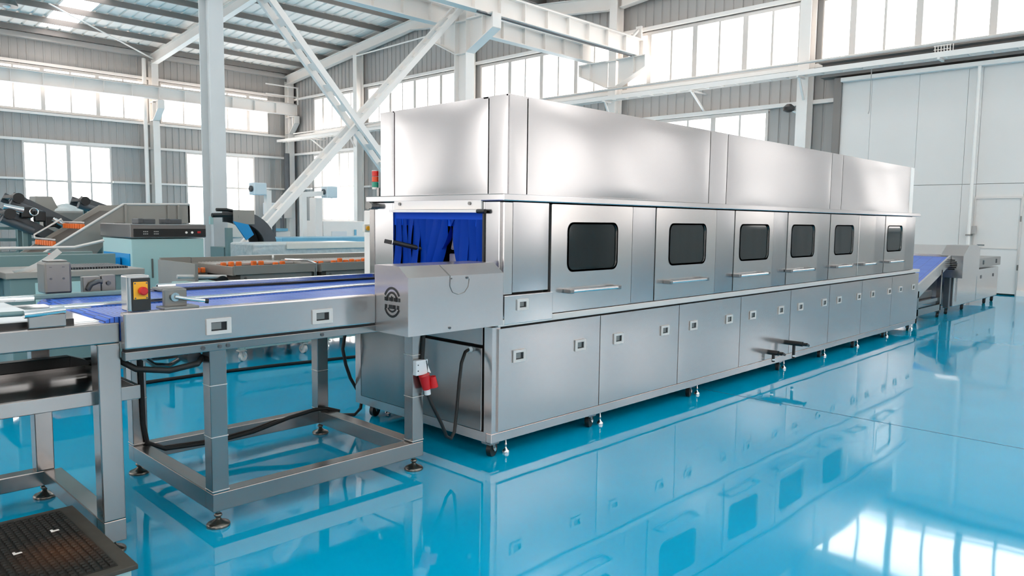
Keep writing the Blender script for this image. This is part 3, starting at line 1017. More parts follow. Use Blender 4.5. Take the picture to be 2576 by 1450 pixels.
def arc(mb, r0, r1, a0, a1, cy, cz, x, sy=.58):
    n = 14
    for i in range(n):
        t0, t1 = (math.radians(a0+(a1-a0)*k/n) for k in (i, i+1))
        q = [(cy-sy*r*math.cos(t)*1.0, cz+r*math.sin(t)) for r, t in ((r0, t0), (r1, t0), (r1, t1), (r0, t1))]
        mb.prism(q, 'x', x-.002, x)


EY, EZ, EX = 0.0, 1.048, -.73
SY = .92
for r0, r1, a0, a1 in ((.071, .084, 28, 152), (.046, .058, 35, 145), (.071, .084, 208, 332), (.046, .056, 222, 318)):
    arc(em, r0, r1, a0, a1, EY, EZ, EX, SY)
em.build('vent_ring', M['black'], mc)
em = MB()
for k in range(7):
    y0 = EY + .066 - k*.0205
    hh = .024 if k % 2 else .02
    em.box(EX-.002, EX, y0-.014, y0, EZ+.006, EZ+.006+hh)
    if k in (1, 3, 5):
        em.box(EX-.002, EX, y0-.004, y0+.003, EZ+.004, EZ+.034)
for k, w in ((0, .02), (1, .03), (2, .024), (3, .018)):
    y0 = EY + .064 - k*.036
    em.box(EX-.002, EX, y0-w, y0, EZ-.036, EZ-.014)
em.build('vent_slots', M['black'], mc)
MB().tube([(-.447, -.06, 1.243), (-.437, -.143, 1.19), (-.44, -.142, 1.13), (-.42, -.142, 1.095), (-.377, -.142, 1.08), (-.33, -.142, 1.09), (-.302, -.142, 1.12), (-.295, -.142, 1.165)], .0016, 6).build('wire_loop', M['steeld'], mc, True)
MB().cyl((-.429, -.14, 1.172), (-.429, -.144, 1.172), .004, 8).cyl((-.312, -.14, 1.172), (-.312, -.148, 1.172), .006, 8).cyl((-.44, -.14, .896), (-.44, -.146, .896), .007, 8).build('cover_screws', M['graph'], mc)
# socket, plug and cords
so = MB().box(-.47, -.385, .118, .154, .585, .675, .006).prism([(-.385, .60), (-.385, .675), (-.40, .675), (-.36, .59)], 'y', .118, .15).build('wall_socket', M['socket'], ic)
MB().box(-.46, -.453, .116, .119, .645, .652).box(-.46, -.453, .116, .119, .61, .617).build('socket_marks', M['graph'], so)
pl = thing('power_plug', (-.39, .12, .47), 'red industrial plug hanging below the white socket on the conveyor leg', 'plug')
MB().cyl((-.415, .115, .586), (-.392, .115, .5), .034, 18, .027).cyl((-.372, .09, .575), (-.36, .09, .51), .02, 12, .026).build('plug_body', M['red'], pl, True)
MB().cyl((-.392, .115, .5), (-.387, .115, .465), .019, 14).build('collar', M['socket'], pl, True)
MB().tube([(-.387, .115, .47), (-.365, .10, .40), (-.31, .08, .28), (-.26, .09, .19), (-.215, .10, .165), (-.18, .11, .20), (-.15, .12, .35), (-.125, .13, .50), (-.09, .15, .61), (-.04, .17, .672), (.0, .18, .68)], .0105, 10).build('cord', M['rubber'], pl, True)
MB().cyl((-.005, .18, .68), (.02, .18, .68), .017, 12).build('cable_gland', M['socket'], pl, True)
tag(MB().tube([(-.405, .145, .675), (-.40, .145, .75), (-.395, .148, .80), (-.38, .16, .868)], .013, 10).build('feed_cable', M['rubber'], None, True), 'black cable running from the white socket up under the motor cover', 'cable')
tag(MB().tube([(-2.05, .27, .872), (-1.98, .20, .82), (-1.85, .17, .80), (-1.72, .17, .815), (-1.66, .25, .83)], .014, 10).build('sagging_cable', M['rubber'], None, True), 'black cable sagging under the left end of the infeed conveyor', 'cable')
tag(MB().tube([(-1.62, 1.19, .86), (-1.62, 1.185, .6), (-1.615, 1.19, .3), (-1.60, 1.18, .19), (-1.5, 1.186, .13), (-1.2, 1.188, .11), (-.95, 1.185, .125), (-.7, 1.186, .17), (-.5, 1.19, .19), (-.43, 1.15, .192), (-.36, 1.1, .17)], .013, 10).build('trailing_cable', M['rubber'], None, True), 'black cable down the rear conveyor leg and along the back stretcher', 'cable')
tag(MB().tube([(-.022, 1.5, .86), (-.05, 1.5, .65), (-.075, 1.5, .52), (-.05, 1.5, .40), (-.01, 1.5, .29), (.05, 1.51, .2), (.1, 1.51, .11), (.08, 1.50, .04), (.0, 1.46, .012), (-.3, 1.7, .012)], .013, 10).build('hanging_cable', M['rubber'], None, True), 'black cable hanging at the rear corner of the washing machine', 'cable')
tag(MB().tube([(-1.6, 3.68, .016), (-.76, 3.642, .016), (-.18, 3.649, .016), (.44, 3.602, .016), (1.29, 3.477, .016), (2.2, 3.35, .016)], .016, 8).build('floor_cable', M['rubber'], None, True), 'long black cable lying straight across the blue floor behind the conveyor', 'cable')

# ================================================================== feed table at the left edge
ft = thing('feed_table', (-2.1, .25, 0), 'grey steel feed table with white belt and dark tray shelf at the left edge', 'table')
for x0, x1, y0, y1 in ((-2.135, -2.042, .2, .29), (-2.165, -2.08, 1.15, 1.235)):
    lg = MB().box(x0, x1, y0, y1, .155, .945, .005).build('leg', M['steelf'], ft)
    level_foot(lg, (x0+x1)/2, (y0+y1)/2, .07)
MB().box(-2.135, -2.042, .2, .29, .055, .155, .004).box(-2.135, -2.05, .29, 1.15, .075, .155, .004).build('stretcher', M['steelf'], ft)
MB().box(-3.6, -2.08, 1.15, 1.235, .075, .155, .004).build('stretcher', M['steelf'], ft)
MB().box(-3.6, -2.042, .2, .29, .945, 1.035, .006).build('beam', M['steelf'], ft)
MB().box(-2.135, -2.042, .29, 1.235, .945, 1.03, .005).build('beam', M['steelf'], ft)
MB().box(-3.6, -2.135, 1.15, 1.235, .945, 1.03, .005).build('beam', M['steelf'], ft)
MB().box(-3.6, -2.29, .30, 1.13, 1.035, 1.062, .008).build('belt', M['whitebelt'], ft)
MB().cyl((-2.29, .30, 1.04), (-2.29, 1.13, 1.04), .022, 16).build('belt_nose', M['whitebelt'], ft, True)
MB().box(-2.27, -2.075, .28, 1.12, 1.028, 1.04, .004).build('transfer_plate', M['chrome'], ft)
MB().box(-3.6, -2.2, .27, .285, 1.035, 1.058).build('wear_strip', M['black'], ft)
MB().box(-2.385, -2.25, .19, .212, 1.04, 1.09, .003).build('guide_bracket', M['steelf'], ft)
MB().tube([(-2.40, .195, 1.098), (-2.34, .20, 1.1), (-2.25, .21, 1.104)], .0165, 14).build('guide_rod', M['chrome'], ft, True)
MB().tube([(-3.6, .36, 1.10), (-2.38, .24, 1.098)], .011, 10).build('guide_rail', M['teal'], ft, True)
MB().tube([(-3.6, .9, 1.095), (-2.2, .9, 1.095)], .014, 10).build('guide_rail', M['chrome'], ft, True)
sh = MB().box(-3.6, -1.945, .255, .275, .672, .735, .003).box(-1.965, -1.945, .275, 1.0, .68, .735, .003).box(-3.6, -1.965, .98, 1.0, .68, .735).build('shelf_frame', M['steelf'], ft)
MB().box(-3.6, -1.965, .275, .98, .685, .70).build('tray', M['tray'], ft)
MB().cyl((-2.11, .255, .70), (-2.11, .24, .70), .016, 12).build('bolt', M['chrome'], sh, True)
MB().box(-3.6, -2.07, .84, .90, .745, .80, .004).build('slide_bar', M['black'], ft)
MB().prism([(-2.07, .745), (-2.07, .80), (-2.0, .775), (-1.98, .75)], 'y', .84, .90).cyl((-2.02, .93, .75), (-1.92, .93, .75), .02, 14).build('slide_end', M['black'], ft)
# low platform with a rubber mat
pf = thing('step_platform', (-2.6, -.2, 0), 'low step platform topped with a black studded rubber mat, bottom left corner', 'platform')
MB().box(-3.35, -2.175, -.33, .50, .145, .165, .004).build('top_frame', M['matrim'], pf)
MB().box(-3.33, -2.195, -.31, -.25, .06, .145).box(-3.33, -2.195, .42, .48, .06, .145).box(-2.255, -2.195, -.25, .42, .06, .145).build('frame_rail', M['tealp'], pf)
for x in (-3.28, -2.235):
    for y in (-.28, .45):
        MB().box(x-.03, x+.03, y-.03, y+.03, 0, .06).build('foot', M['teal'], pf)
b = MB().box(-3.33, -2.235, -.29, .46, .163, .168)
x = -3.32
while x < -2.25:
    y = -.285
    while y < .45:
        b.prism([(x, y), (x+.017, y+.003), (x+.02, y+.017), (x+.003, y+.02)], 'z', .168, .174)
        y += .0265
    x += .0265
b.build('rubber_mat', M['mat'], pf)
for i, (x, y, lb) in enumerate(((-2.335, .2, 'small white paper scrap on the rear part of the rubber mat'), (-2.5, .06, 'small white paper scrap nearer the left edge of the rubber mat'))):
    tag(MB().prism([(x, y), (x+.03, y+.002), (x+.028, y+.012), (x+.01, y+.012), (x+.008, y+.025), (x, y+.024)], 'z', .1745, .177).build('paper_scrap', M['white']), lb, 'paper')

# ================================================================== outfeed incline and dryer beyond the washer
io = thing('incline_conveyor', (9.3, .8, 0), 'small inclined conveyor with blue belt beyond the far end of the washer', 'conveyor')
for y0, y1 in ((.2, .23), (1.15, 1.18)):
    MB().prism([(8.6, .22), (8.6, .50), (8.9, .52), (10.85, 1.0), (10.85, .84), (10.4, .72)], 'y', y0, y1).build('side_plate', M['steelp'], io)
MB().prism([(8.6, .42), (8.62, .46), (10.85, .975), (10.85, .94)], 'y', .23, 1.15).build('belt', M['belt'], io)
MB().box(8.55, 8.62, .2, .26, .3, 1.0).box(8.55, 9.05, 1.14, 1.18, .55, 1.0).build('end_post', M['teal'], io)
MB().box(10.38, 10.44, .2, .26, .1, .78).box(10.38, 10.44, 1.1, 1.16, .1, .78).box(9.2, 9.26, .2, .26, .1, .5).box(9.2, 9.26, 1.1, 1.16, .1, .5).build('leg', M['steelf'], io)
MB().box(9.2, 10.44, .2, .26, .12, .22).box(9.2, 10.44, 1.1, 1.16, .12, .22).box(9.2, 10.44, .22, 1.14, .28, .33).build('frame_rail', M['steelf'], io)
MB().box(9.4, 10.3, .3, 1.0, .33, .46, .02).build('motor_box', M['graph'], io)
for x in (9.25, 10.4):
    caster(io, x, .23, .042, .1)
dr = thing('dryer_machine', (12.5, .8, 0), 'stainless steel dryer cabinet with sloped vent cover, standing by the white partition', 'machine')
MB().box(11.15, 12.64, .2, 1.4, .12, .74, .01).build('body_panel', M['steelp'], dr)
p = MB().box(12.66, 14.3, .2, 1.4, .12, .70, .01).build('body_panel', M['steelp'], dr)
for x, z in ((12.3, .55), (12.95, .55), (13.9, .55), (11.5, .55)):
    MB().box(x-.035, x+.035, .193, .2, z-.03, z+.03).build('latch', M['graph'], dr)
MB().box(12.3, 14.35, .18, 1.42, .73, .9, .01).build('upper_channel', M['steelf'], dr)
for x in (12.45, 13.0, 14.0):
    MB().box(x-.03, x+.03, .172, .18, .78, .86).build('latch', M['graph'], dr)
cv = MB().prism([(10.88, .63), (10.88, 1.0), (11.2, 1.17), (11.75, 1.17), (11.95, 1.1), (11.95, .63)], 'y', .02, .36).build('vent_cover', M['steelp'], dr)
MB().prism([(11.3, .2), (11.3, 1.0), (11.9, 1.15), (12.35, 1.1), (12.35, .2)], 'y', .185, 1.38).build('side_cover', M['steelp'], dr)
e = MB()
for k in range(6):
    zc = .85 + (k-2.5)*.03
    hw = math.sqrt(max(0, .0085-(zc-.85)**2))*.95
    e.box(10.876, 10.88, .19-hw, .19+hw, zc-.011, zc+.011)
e.build('vent_slots', M['black'], cv)
MB().box(10.95, 11.05, .22, .3, .12, .63).box(10.95, 11.05, 1.2, 1.28, .12, .63).build('leg', M['graph'], dr)
for x in (11.0, 12.0, 13.6, 14.2):
    caster(dr, x, .26, .05, .12)

# ================================================================== background: trough washers behind the infeed conveyor
random.seed(5)


def trough(x0, x1, label, posts):
    t = thing('trough_washer', (x0, 4.05, 0), label, 'machine', 'trough washers behind the conveyor')
    MB().box(x0, x1, 4.07, 5.05, .2, .86).build('body', M['warm'], t)
    d = MB().box(x0+.06, x1-.03, 4.045, 4.07, .34, .905, .006).build('front_panel', M['warm'], t)
    MB().box(x0+.3, x1-.22, 4.04, 4.046, .70, .725).build('slot', M['dark'], d)
    MB().cyl((x0+.11, 4.045, .87), (x0+.11, 4.03, .87), .013, 10).build('knob', M['steeld'], d)
    MB().bar((x0-.02, 4.03, .955), (x1+.02, 4.03, .955), .03, .09, (0, 1, 0)).box(x0-.03, x0, 4.03, 5.05, .9, .99).box(x1-.01, x1+.02, 4.03, 5.05, .9, .99).build('rim', M['warm'], t)
    MB().box(x0-.03, x1+.02, 5.03, 5.06, .85, 1.045).build('back_plate', M['warm'], t)
    MB().box(x0, x1, 4.05, 5.03, .86, .94).build('grate', M['brown'], t)
    mesh = MB()
    k = x0+.04
    while k < x1-.05:
        mesh.box(k, k+.012, 4.5, 5.02, .985, .995)
        k += .04
    mesh.box(x0, x1, 4.48, 4.5, .98, 1.0).build('wire_rack', M['alu'], t)
    n = int((x1-x0)/.085)
    for i in range(n):
        xx = x0 + .03 + i*.085
        if random.random() < .2:
            continue
        MB().box(xx, xx+.05, 4.40, 4.45, .94, 1.012+random.uniform(-.02, .012), .01).build('orange_flight', M['orange'], t)
    for x in (x0+.08, x1-.1):
        for y in (4.1, 4.95):
            lg = MB().box(x-.03, x+.03, y-.03, y+.03, .12, .22).build('leg', M['tealp'], t)
            caster(lg, x, y, .05, .12, 'white', 'alu', ang=random.uniform(0, 2))
    MB().box(x0+.1, x1, 4.06, 4.1, .13, .2).build('lower_beam', M['tealp'], t)
    MB().tube([(x0+.02 if posts else x1, 4.02, .72), (x0+.02 if posts else x1, 4.02, 1.0), (x0-.02 if posts else x1-.04, 4.1, 1.03), (x0-.1 if posts else x1-.15, 4.4, 1.03)], .014, 8).build('bent_pipe', M['chrome'], t, True)
    return t


trough(.30, 1.21, 'stainless steel trough washer with orange flights, directly behind the infeed conveyor', False)
trough(1.30, 2.6, 'stainless steel trough washer with orange flights, partly hidden by the long washer', False)
dc = thing('discharge_conveyor', (-.1, 4.5, 0), 'dark-mouthed steel discharge unit with white roller panel, left of the trough washers', 'conveyor')
MB().box(-.06, .26, 5.02, 5.06, .6, 1.05).box(-.08, -.05, 4.1, 5.05, .55, 1.03).build('side_plate', M['warm'], dc)
MB().box(-.05, .26, 4.6, 5.0, .84, .9).build('chute', M['brown'], dc)
MB().box(-.22, .25, 4.14, 4.34, .2, .85, .01).build('panel', M['tealp'], dc)
MB().cyl((-.24, 4.14, .91), (.25, 4.14, .888), .02, 12).build('roller', M['alu'], dc, True)
MB().cyl((.2, 4.1, .84), (.2, 4.32, .84), .06, 16).build('drum', M['black'], dc, True)
for k in range(4):
    MB().box(-.15+k*.11, -.12+k*.11, 4.132, 4.14, .74, .82).build('slot', M['graph'], dc)
for x in (-.02, .2):
    MB().box(x-.03, x+.03, 4.92, 4.98, 0, .85).build('leg', M['teal'], dc)
for i in range(5):
    MB().box(-.03+i*.06, .01+i*.06, 4.62, 4.67, .9, .955, .008).build('orange_flight', M['orange'], dc)

# control cabinet with black display panel
cc = thing('control_cabinet', (.4, 6.4, 0), 'pale cyan machine cabinet with a black display panel on its grey top', 'cabinet')
MB().box(-.02, .83, 6.0, 7.0, .05, 1.225, .008).build('body', M['tealp'], cc)
MB().box(-.04, .85, 5.97, 7.02, 1.235, 1.40, .01).build('head', M['steelf'], cc)
dp = MB().box(0.0, .84, 5.958, 5.97, 1.25, 1.345).build('display_panel', M['black'], cc)
b = MB()
for x, z in ((.12, 1.312), (.12, 1.285), (.24, 1.312), (.24, 1.285)):
    for k in range(3):
        b.box(x+k*.02-.02, x+k*.02-.006, 5.956, 5.958, z-.005, z+.005)
b.build('display_marks', M['wall'], dp)
MB().cyl((.6, 5.958, 1.30), (.6, 5.95, 1.30), .014, 12).cyl((.67, 5.958, 1.30), (.67, 5.95, 1.30), .014, 12).build('white_button', M['white'], dp)
MB().box(.735, .775, 5.95, 5.958, 1.29, 1.315, .003).build('red_button', M['red'], dp)
MB().box(.195, .215, 5.985, 6.0, .76, .99, .005).build('slot_handle', M['steeld'], cc)
MB().box(-.03, -.02, 6.05, 6.95, .35, 1.05).build('side_panel', M['brightblue'], cc)
for x in (.2, .52):
    MB().box(x, x+.17, 6.3, 6.6, 1.40, 1.46, .01).box(x-.04, x+.02, 6.28, 6.5, 1.40, 1.465, .01).build('top_box', M['graph'], cc)
MB().box(-.35, -.05, 6.3, 6.95, .0, 1.0).build('blue_tank', M['brightblue'], cc)

# sheet-metal hopper conveyor
hc = thing('hopper_conveyor', (.2, 8.0, 0), 'taupe sheet-metal hopper conveyor rising to the right behind the cyan cabinet', 'conveyor')
for y0, y1 in ((7.5, 7.53), (8.45, 8.48)):
    MB().prism([(-.66, .90), (-.62, .97), (.40, 1.64), (1.28, 1.66), (1.28, 1.40), (.36, 1.38), (-.02, .90)], 'y', y0, y1).build('side_plate', M['warm'], hc)
MB().prism([(-.64, .90), (-.62, .93), (.40, 1.56), (.42, 1.53)], 'y', 7.53, 8.45).build('chute_floor', M['brown'], hc)
MB().box(.42, 1.26, 7.53, 8.45, 1.42, 1.45).box(1.26, 1.29, 7.5, 8.48, 1.40, 1.66).build('trough_floor', M['warm'], hc)
MB().tube([(-.62, 7.5, .97), (.40, 7.5, 1.645), (1.28, 7.5, 1.665)], .018, 8).build('rolled_edge', M['alu'], hc, True)
for x in (.42, .98, 1.12):
    MB().box(x-.015, x+.015, 7.47, 7.5, 1.41, 1.65).build('stiffener', M['warm'], hc)
for x, z in ((-.45, .9), (.35, 1.38), (1.2, 1.4)):
    for y in (7.55, 8.42):
        MB().box(x-.035, x+.035, y-.035, y+.035, 0, z).build('leg', M['teal'], hc)
MB().box(.26, .40, 7.38, 7.5, 1.0, 1.40, .02).build('motor_guard', M['steeld'], hc)
for x, z in ((-.42, 1.14), (-.08, 1.36)):
    for k in range(8):
        MB().box(x-.02, x+.02, 7.55+k*.108, 7.62+k*.108, z-.045, z+.02, .006).build('orange_brush', M['orange'], hc)
    MB().tube([(x, 7.53, z+.04), (x, 8.45, z+.04)], .012, 6).build('brush_bar', M['alu'], hc, True)
MB().tube([(-.42, 8.45, 1.18), (-.42, 8.49, 1.22), (-.08, 8.49, 1.44), (-.08, 8.45, 1.40)], .013, 6).build('wire_frame', M['alu'], hc, True)
MB().box(-.3, .3, 7.6, 8.3, .55, .75).build('under_pan', M['graph'], hc)


# dark graphite conveyors at the far left
def dark_conveyor(p0, p1, y, label, w=.5):
    t = thing('inclined_conveyor', (p0[0], y, 0), label, 'conveyor')
    (xa, za), (xb, zb) = p0, p1
    dx, dz = xb-xa, zb-za
    L = math.hypot(dx, dz)
    nx, nz = -dz/L, dx/L
    for yy in (y, y+w):
        MB().prism([(xa, za), (xb, zb), (xb-nx*.14, zb-nz*.14), (xa-nx*.14, za-nz*.14)], 'y', yy-.015, yy+.015).build('side_plate', M['graph'], t)
    MB().prism([(xa-nx*.04, za-nz*.04), (xb-nx*.04, zb-nz*.04), (xb-nx*.09, zb-nz*.09), (xa-nx*.09, za-nz*.09)], 'y', y+.015, y+w-.015).build('belt', M['black'], t)
    MB().cyl((xa+.02, y-.16, za-.08), (xa+.02, y+.0, za-.08), .07, 16).build('drive_motor', M['black'], t, True)
    MB().cyl((xa-.06, y-.05, za-.14), (xa+.30, y-.05, za-.14+.30*dz/dx), .06, 14).build('gear_motor', M['graph'], t, True)
    for f in (.25, .85):
        xx, zz = xa+dx*f, za+dz*f-.1
        for yy in (y+.02, y+w-.02):
            MB().box(xx-.025, xx+.025, yy-.025, yy+.025, 0, zz).build('leg', M['teal'], t)
    return t


dark_conveyor((-.52, 1.80), (.55, 1.22), 9.0, 'dark graphite inclined conveyor, upper one at the far left')
t = dark_conveyor((-.70, 1.58), (.15, 1.10), 8.66, 'dark graphite inclined conveyor with motors, lower one at the far left', .32)
MB().cyl((-.75, 8.55, 1.60), (-.52, 8.55, 1.55), .045, 14).build('roller_tube', M['chrome'], t, True)
MB().cyl((-.18, 8.55, 1.44), (.12, 8.55, 1.25), .035, 14).build('roller_tube', M['chrome'], t, True)
for x, z in ((-.48, 1.52), (-.32, 1.47), (-.2, 1.4)):
    MB().box(x-.07, x+.07, 8.53, 8.645, z-.075, z+.075, .02).build('motor_box', M['black'], t)
MB().tube([(-.40+.05*math.cos(a*PI/8), 8.52, 1.53+.05*math.sin(a*PI/8)) for a in range(17)], .008, 6).build('motor_ring', M['chrome'], t, True)
dark_conveyor((.66, 1.80), (1.35, 1.55), 10.2, 'dark graphite conveyor head behind the taupe hopper', .45)
tf = thing('equipment_stand', (-.5, 9.75, 0), 'teal square-tube equipment stand behind the dark conveyors at the left edge', 'stand')
for x in (-1.05, -.30, -.02):
    for y in (9.65, 9.92):
        MB().box(x-.025, x+.025, y-.025, y+.025, 0, 1.31).build('leg', M['teal'], tf)
for z in (.92, 1.12, 1.29):
    MB().box(-1.07, 0, 9.63, 9.67, z-.02, z+.02).box(-1.07, 0, 9.9, 9.94, z-.02, z+.02).build('rail', M['teal'], tf)
MB().box(-1.07, 0, 9.63, 9.94, .60, .62).build('shelf', M['graph'], tf)
hb = thing('feed_hood', (-.3, 11.4, 0), 'grey sheet hood and white plastic-covered bale on a frame near the back window', 'machine')
MB().prism([(.22, 1.45), (.26, 1.80), (.50, 1.80), (.58, 1.62), (.58, 1.45)], 'y', 11.2, 11.6).build('hood', M['warm'], hb)
MB().sphere((.78, 11.3, 1.52), .28, (1.1, .8, .62), 16).build('covered_bale', M['film'], hb, True)
MB().box(.3, 1.25, 11.05, 11.6, 1.2, 1.56, .03).build('box_body', M['warm'], hb)
for x in (.35, 1.2):
    for y in (11.1, 11.55):
        MB().box(x-.03, x+.03, y-.03, y+.03, 0, 1.2).build('leg', M['teal'], hb)

# teal conveyor frames just behind the infeed conveyor (left)
fl = thing('flat_conveyor', (-1.3, 4.5, 0), 'long teal painted flat conveyor frame below the hopper at the left edge', 'conveyor')
MB().box(-3.2, -.70, 4.42, 4.48, 1.035, 1.135, .006).box(-3.2, -.70, 5.1, 5.16, 1.03, 1.13).build('side_rail', M['teal'], fl)
MB().box(-3.2, -.71, 4.48, 5.1, 1.06, 1.08).build('belt', M['warm'], fl)
MB().tube([(-3.2, 4.42, 1.20), (-1.05, 4.42, 1.20), (-.8, 4.42, 1.26)], .014, 8).build('guard_rail', M['alu'], fl, True)
MB().box(-3.2, -.66, 4.44, 4.5, .90, 1.03).build('lower_rail', M['teal'], fl)
for x in (-2.4, -.75):
    for y in (4.46, 5.12):
        MB().box(x-.03, x+.03, y-.03, y+.03, 0, 1.03).build('leg', M['teal'], fl)
MB().box(-1.2, -1.14, 4.6, 4.68, 1.08, 1.14).build('red_knob', M['redlamp'], fl)
pb = thing('packing_machine', (-1.35, 3.2, 0), 'teal machine bed with recessed side panel, just behind the feed table rails', 'machine')
MB().box(-1.82, -.92, 3.2, 3.9, .25, 1.02, .006).build('bed', M['teal'], pb)
MB().box(-1.66, -1.10, 3.19, 3.2, .50, .985, .003).build('side_panel', M['tealp'], pb)
MB().box(-1.85, -.88, 3.17, 3.93, 1.02, 1.068, .006).build('top_rail', M['warm'], pb)
MB().box(-3.2, -1.85, 3.4, 3.9, .98, 1.12, .006).build('side_trough', M['warm'], pb)
MB().box(-1.98, -1.95, 3.36, 3.4, .5, 1.13).box(-1.93, -1.91, 3.36, 3.4, .5, 1.13).build('post', M['steeld'], pb)
b = MB()
for i in range(22):
    b.box(-1.4+i*.02, -1.388+i*.02, 3.3, 3.8, 1.068, 1.085)
b.build('slat_belt', M['graph'], pb)
rows = []
for k in range(9):
    t = k/8
    x, z = -1.80+.30*t, 1.07+.16*t**1.7
    rows.append([(x-.015, 3.15, z+.015), (x+.03, 3.20, z-.02)])
MB().sheet(rows).build('curved_blade', M['white'], pb, True, .012)
for x in (-1.75, -1.0):
    for y in (3.25, 3.85):
        MB().box(x-.035, x+.035, y-.035, y+.035, 0, .25).build('leg', M['teal'], pb)

# right of the near column: curved machine, wrapped tables, white cabinets
cm = thing('curved_hood_machine', (3.3, 10.0, 0), 'black quarter-round hood machine with a bright blue inner panel behind the brace foot', 'machine')
arcp = [(3.05+.75*math.cos(math.radians(a)), .95+.66*math.sin(math.radians(a))) for a in range(0, 91, 10)]
arci = [(3.05+.52*math.cos(math.radians(a)), .95+.45*math.sin(math.radians(a))) for a in range(90, -1, -10)]
for k, (y0, y1) in enumerate(((9.7, 9.74), (10.3, 10.34))):
    MB().prism(arcp+arci, 'y', y0, y1).build('side_plate', M['graph'], cm)
b = MB()
for a in range(0, 90, 10):
    p, q = [(3.05+.70*math.cos(math.radians(v)), 10.02, .95+.62*math.sin(math.radians(v))) for v in (a, a+10)]
    b.bar(p, q, .54, .03, (0, 1, 0))
b.build('curved_belt', M['black'], cm)
MB().box(2.95, 3.35, 9.66, 9.69, 1.36, 1.62, .01).box(3.04, 3.25, 9.65, 9.66, 1.48, 1.52).build('grey_head', M['warm'], cm)
MB().prism([(2.92, 1.42), (3.2, 1.36), (3.3, 1.18), (3.16, 1.08)], 'y', 9.6, 9.64).build('blue_panel', M['brightblue'], cm)
MB().box(2.8, 2.9, 9.6, 9.7, .0, 1.3).box(3.6, 3.7, 9.75, 10.3, 0, .95).box(2.8, 3.8, 9.75, 10.3, .55, .95).build('base', M['teal'], cm)
MB().tube([(2.7, 9.8, 1.62), (2.9, 9.8, 1.62), (3.0, 9.8, 1.60)], .03).tube([(2.6, 9.75, 1.52), (3.0, 9.75, 1.53)], .04).build('hose', M['black'], cm, True)
wt = thing('wrapped_table', (3.6, 8.0, 0), 'film-wrapped long table top behind the trough washers', 'table')
MB().box(2.42, 4.6, 7.9, 8.7, .78, 1.08, .03).build('wrapped_top', M['film'], wt)
MB().box(3.0, 4.55, 7.86, 7.9, .98, 1.09, .01).build('board_edge', M['cream'], wt)
for x in (2.55, 4.5):
    for y in (8.0, 8.6):
        MB().box(x-.04, x+.04, y-.04, y+.04, 0, .8).build('leg', M['teal'], wt)
ws = thing('steel_worktable', (4.2, 6.6, 0), 'plain stainless worktable with a thin pale top, in front of the wrapped table', 'table')
MB().box(1.75, 4.6, 6.3, 7.1, .90, .945, .008).build('top', M['alu'], ws)
MB().prism([(1.75, .80), (1.75, .90), (4.6, .90), (4.6, .84)], 'y', 6.32, 6.35).build('apron', M['teal'], ws)
for x in (1.9, 4.5):
    for y in (6.4, 7.0):
        MB().box(x-.03, x+.03, y-.03, y+.03, 0, .9).build('leg', M['steelf'], ws)
bs = thing('blue_covered_table', (6.3, 12, 0), 'low table covered in pale blue film, far behind the wrapped table', 'table')
MB().box(5.1, 7.6, 11.9, 12.82, .92, 1.05, .02).build('blue_film', M['bluesheet'], bs)
for x in (5.2, 7.5):
    for y in (12, 12.72):
        MB().box(x-.04, x+.04, y-.04, y+.04, 0, .92).build('leg', M['teal'], bs)


def monitor(x, y, z, arm, label):
    t = thing('operator_panel', (x+arm, y, 0), label, 'control panel')
    MB().box(x-.15, x+.15, y-.14, y+.14, z-.14, z+.14, .02).build('enclosure', M['paleblue'], t)
    MB().bar((x, y+.02, z-.02), (x+arm, y+.02, z-.08), .12, .12).build('arm', M['white'], t)
    MB().box(x+arm-.06, x+arm+.06, y-.05, y+.09, 0, z-.02).build('post', M['white'], t)
    MB().cyl((x-.16, y-.02, z), (x-.2, y-.02, z), .07, 12).build('swivel', M['graph'], t, True)
    return t


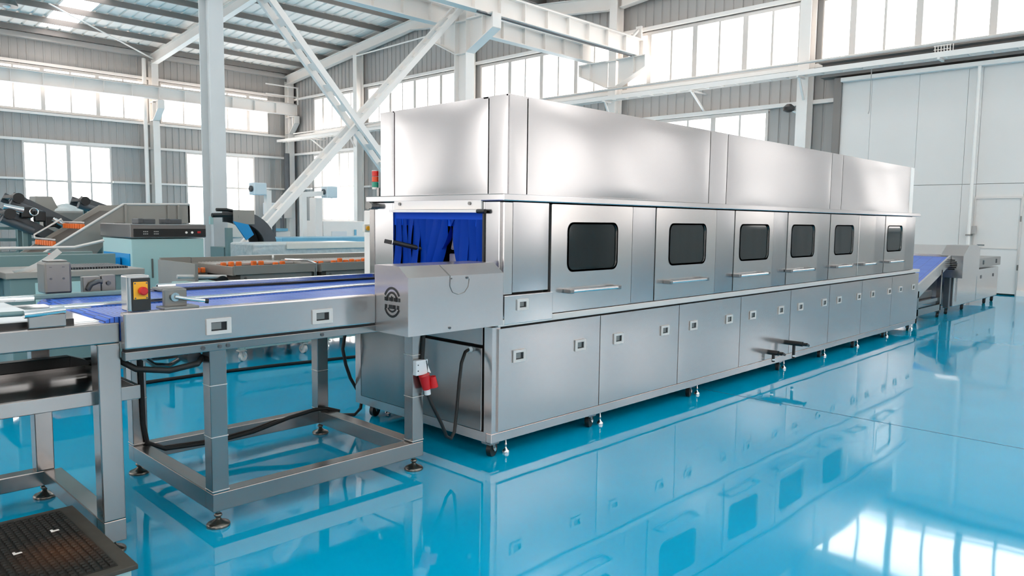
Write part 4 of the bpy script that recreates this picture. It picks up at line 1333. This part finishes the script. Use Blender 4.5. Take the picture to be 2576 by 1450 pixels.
monitor(5.12, 13.0, 2.14, .25, 'pale operator panel box on a white post, left of the rising brace')
monitor(7.0, 13.0, 2.13, -.72, 'pale operator panel box on a long horizontal arm, right of the rising brace')
wc = thing('white_machine_cabinet', (7.6, 13.6, 0), 'white machine cabinet with low door, behind the blue-covered table', 'cabinet')
MB().box(6.85, 7.05, 13.4, 13.7, 0, 2.0, .02).build('tall_post', M['white'], wc)
MB().box(7.06, 8.35, 13.4, 14.4, 0, 1.42, .02).build('body', M['white'], wc)
MB().box(7.3, 7.75, 13.385, 13.4, .85, 1.16, .006).build('door', M['socket'], wc)
MB().box(7.98, 8.04, 13.38, 13.4, 1.05, 1.2).build('vent', M['bluesheet'], wc)
lc = thing('low_white_machine', (6.2, 14.5, 0), 'low white machine with red and orange buttons behind the curved hood', 'machine')
MB().box(4.6, 6.6, 14.2, 15.2, 0, 1.15, .02).build('body', M['white'], lc)
MB().box(4.62, 5.25, 14.1, 14.2, 1.0, 1.5, .02).build('control_head', M['cream'], lc)
MB().cyl((4.95, 14.1, 1.18), (4.95, 14.06, 1.18), .05, 14).build('red_button', M['red'], lc)
MB().cyl((5.05, 14.1, 1.42), (5.05, 14.06, 1.42), .035, 14).build('orange_button', M['orange'], lc)
MB().box(5.3, 6.5, 14.15, 14.25, 1.15, 1.22).build('blue_strip', M['bluesheet'], lc)
MB().cyl((6.45, 14.3, 1.15), (6.45, 14.3, 2.1), .03, 10).build('lift_rod', M['graph'], lc)
pn = thing('press_stand', (5.75, 14.0, 0), 'grey press unit on dark slides beside the low white machine', 'machine')
MB().box(5.72, 5.98, 13.75, 13.95, 1.55, 1.85, .02).build('head', M['socket'], pn)
MB().box(5.74, 5.80, 13.8, 13.9, 0, 1.55).box(5.92, 5.98, 13.8, 13.9, 0, 1.55).build('slide', M['graph'], pn)
ob = thing('operator_pillar', (1.1, 3.2, 0), 'slim white pillar with amber and red buttons at the rear corner of the washer', 'control panel')
MB().box(1.30, 1.40, 3.1, 3.22, 0, 1.58, .01).build('pillar', M['white'], ob)
MB().box(1.20, 1.38, 3.06, 3.10, 1.36, 1.44, .006).build('button_plate', M['cream'], ob)
MB().cyl((1.235, 3.06, 1.40), (1.235, 3.04, 1.40), .022, 12).build('amber_button', M['yellow'], ob)
MB().cyl((1.325, 3.06, 1.42), (1.325, 3.04, 1.42), .02, 12).build('red_button', M['redlamp'], ob)
MB().box(1.31, 1.37, 3.085, 3.1, 1.50, 1.56).build('blue_screen', M['brightblue'], ob)
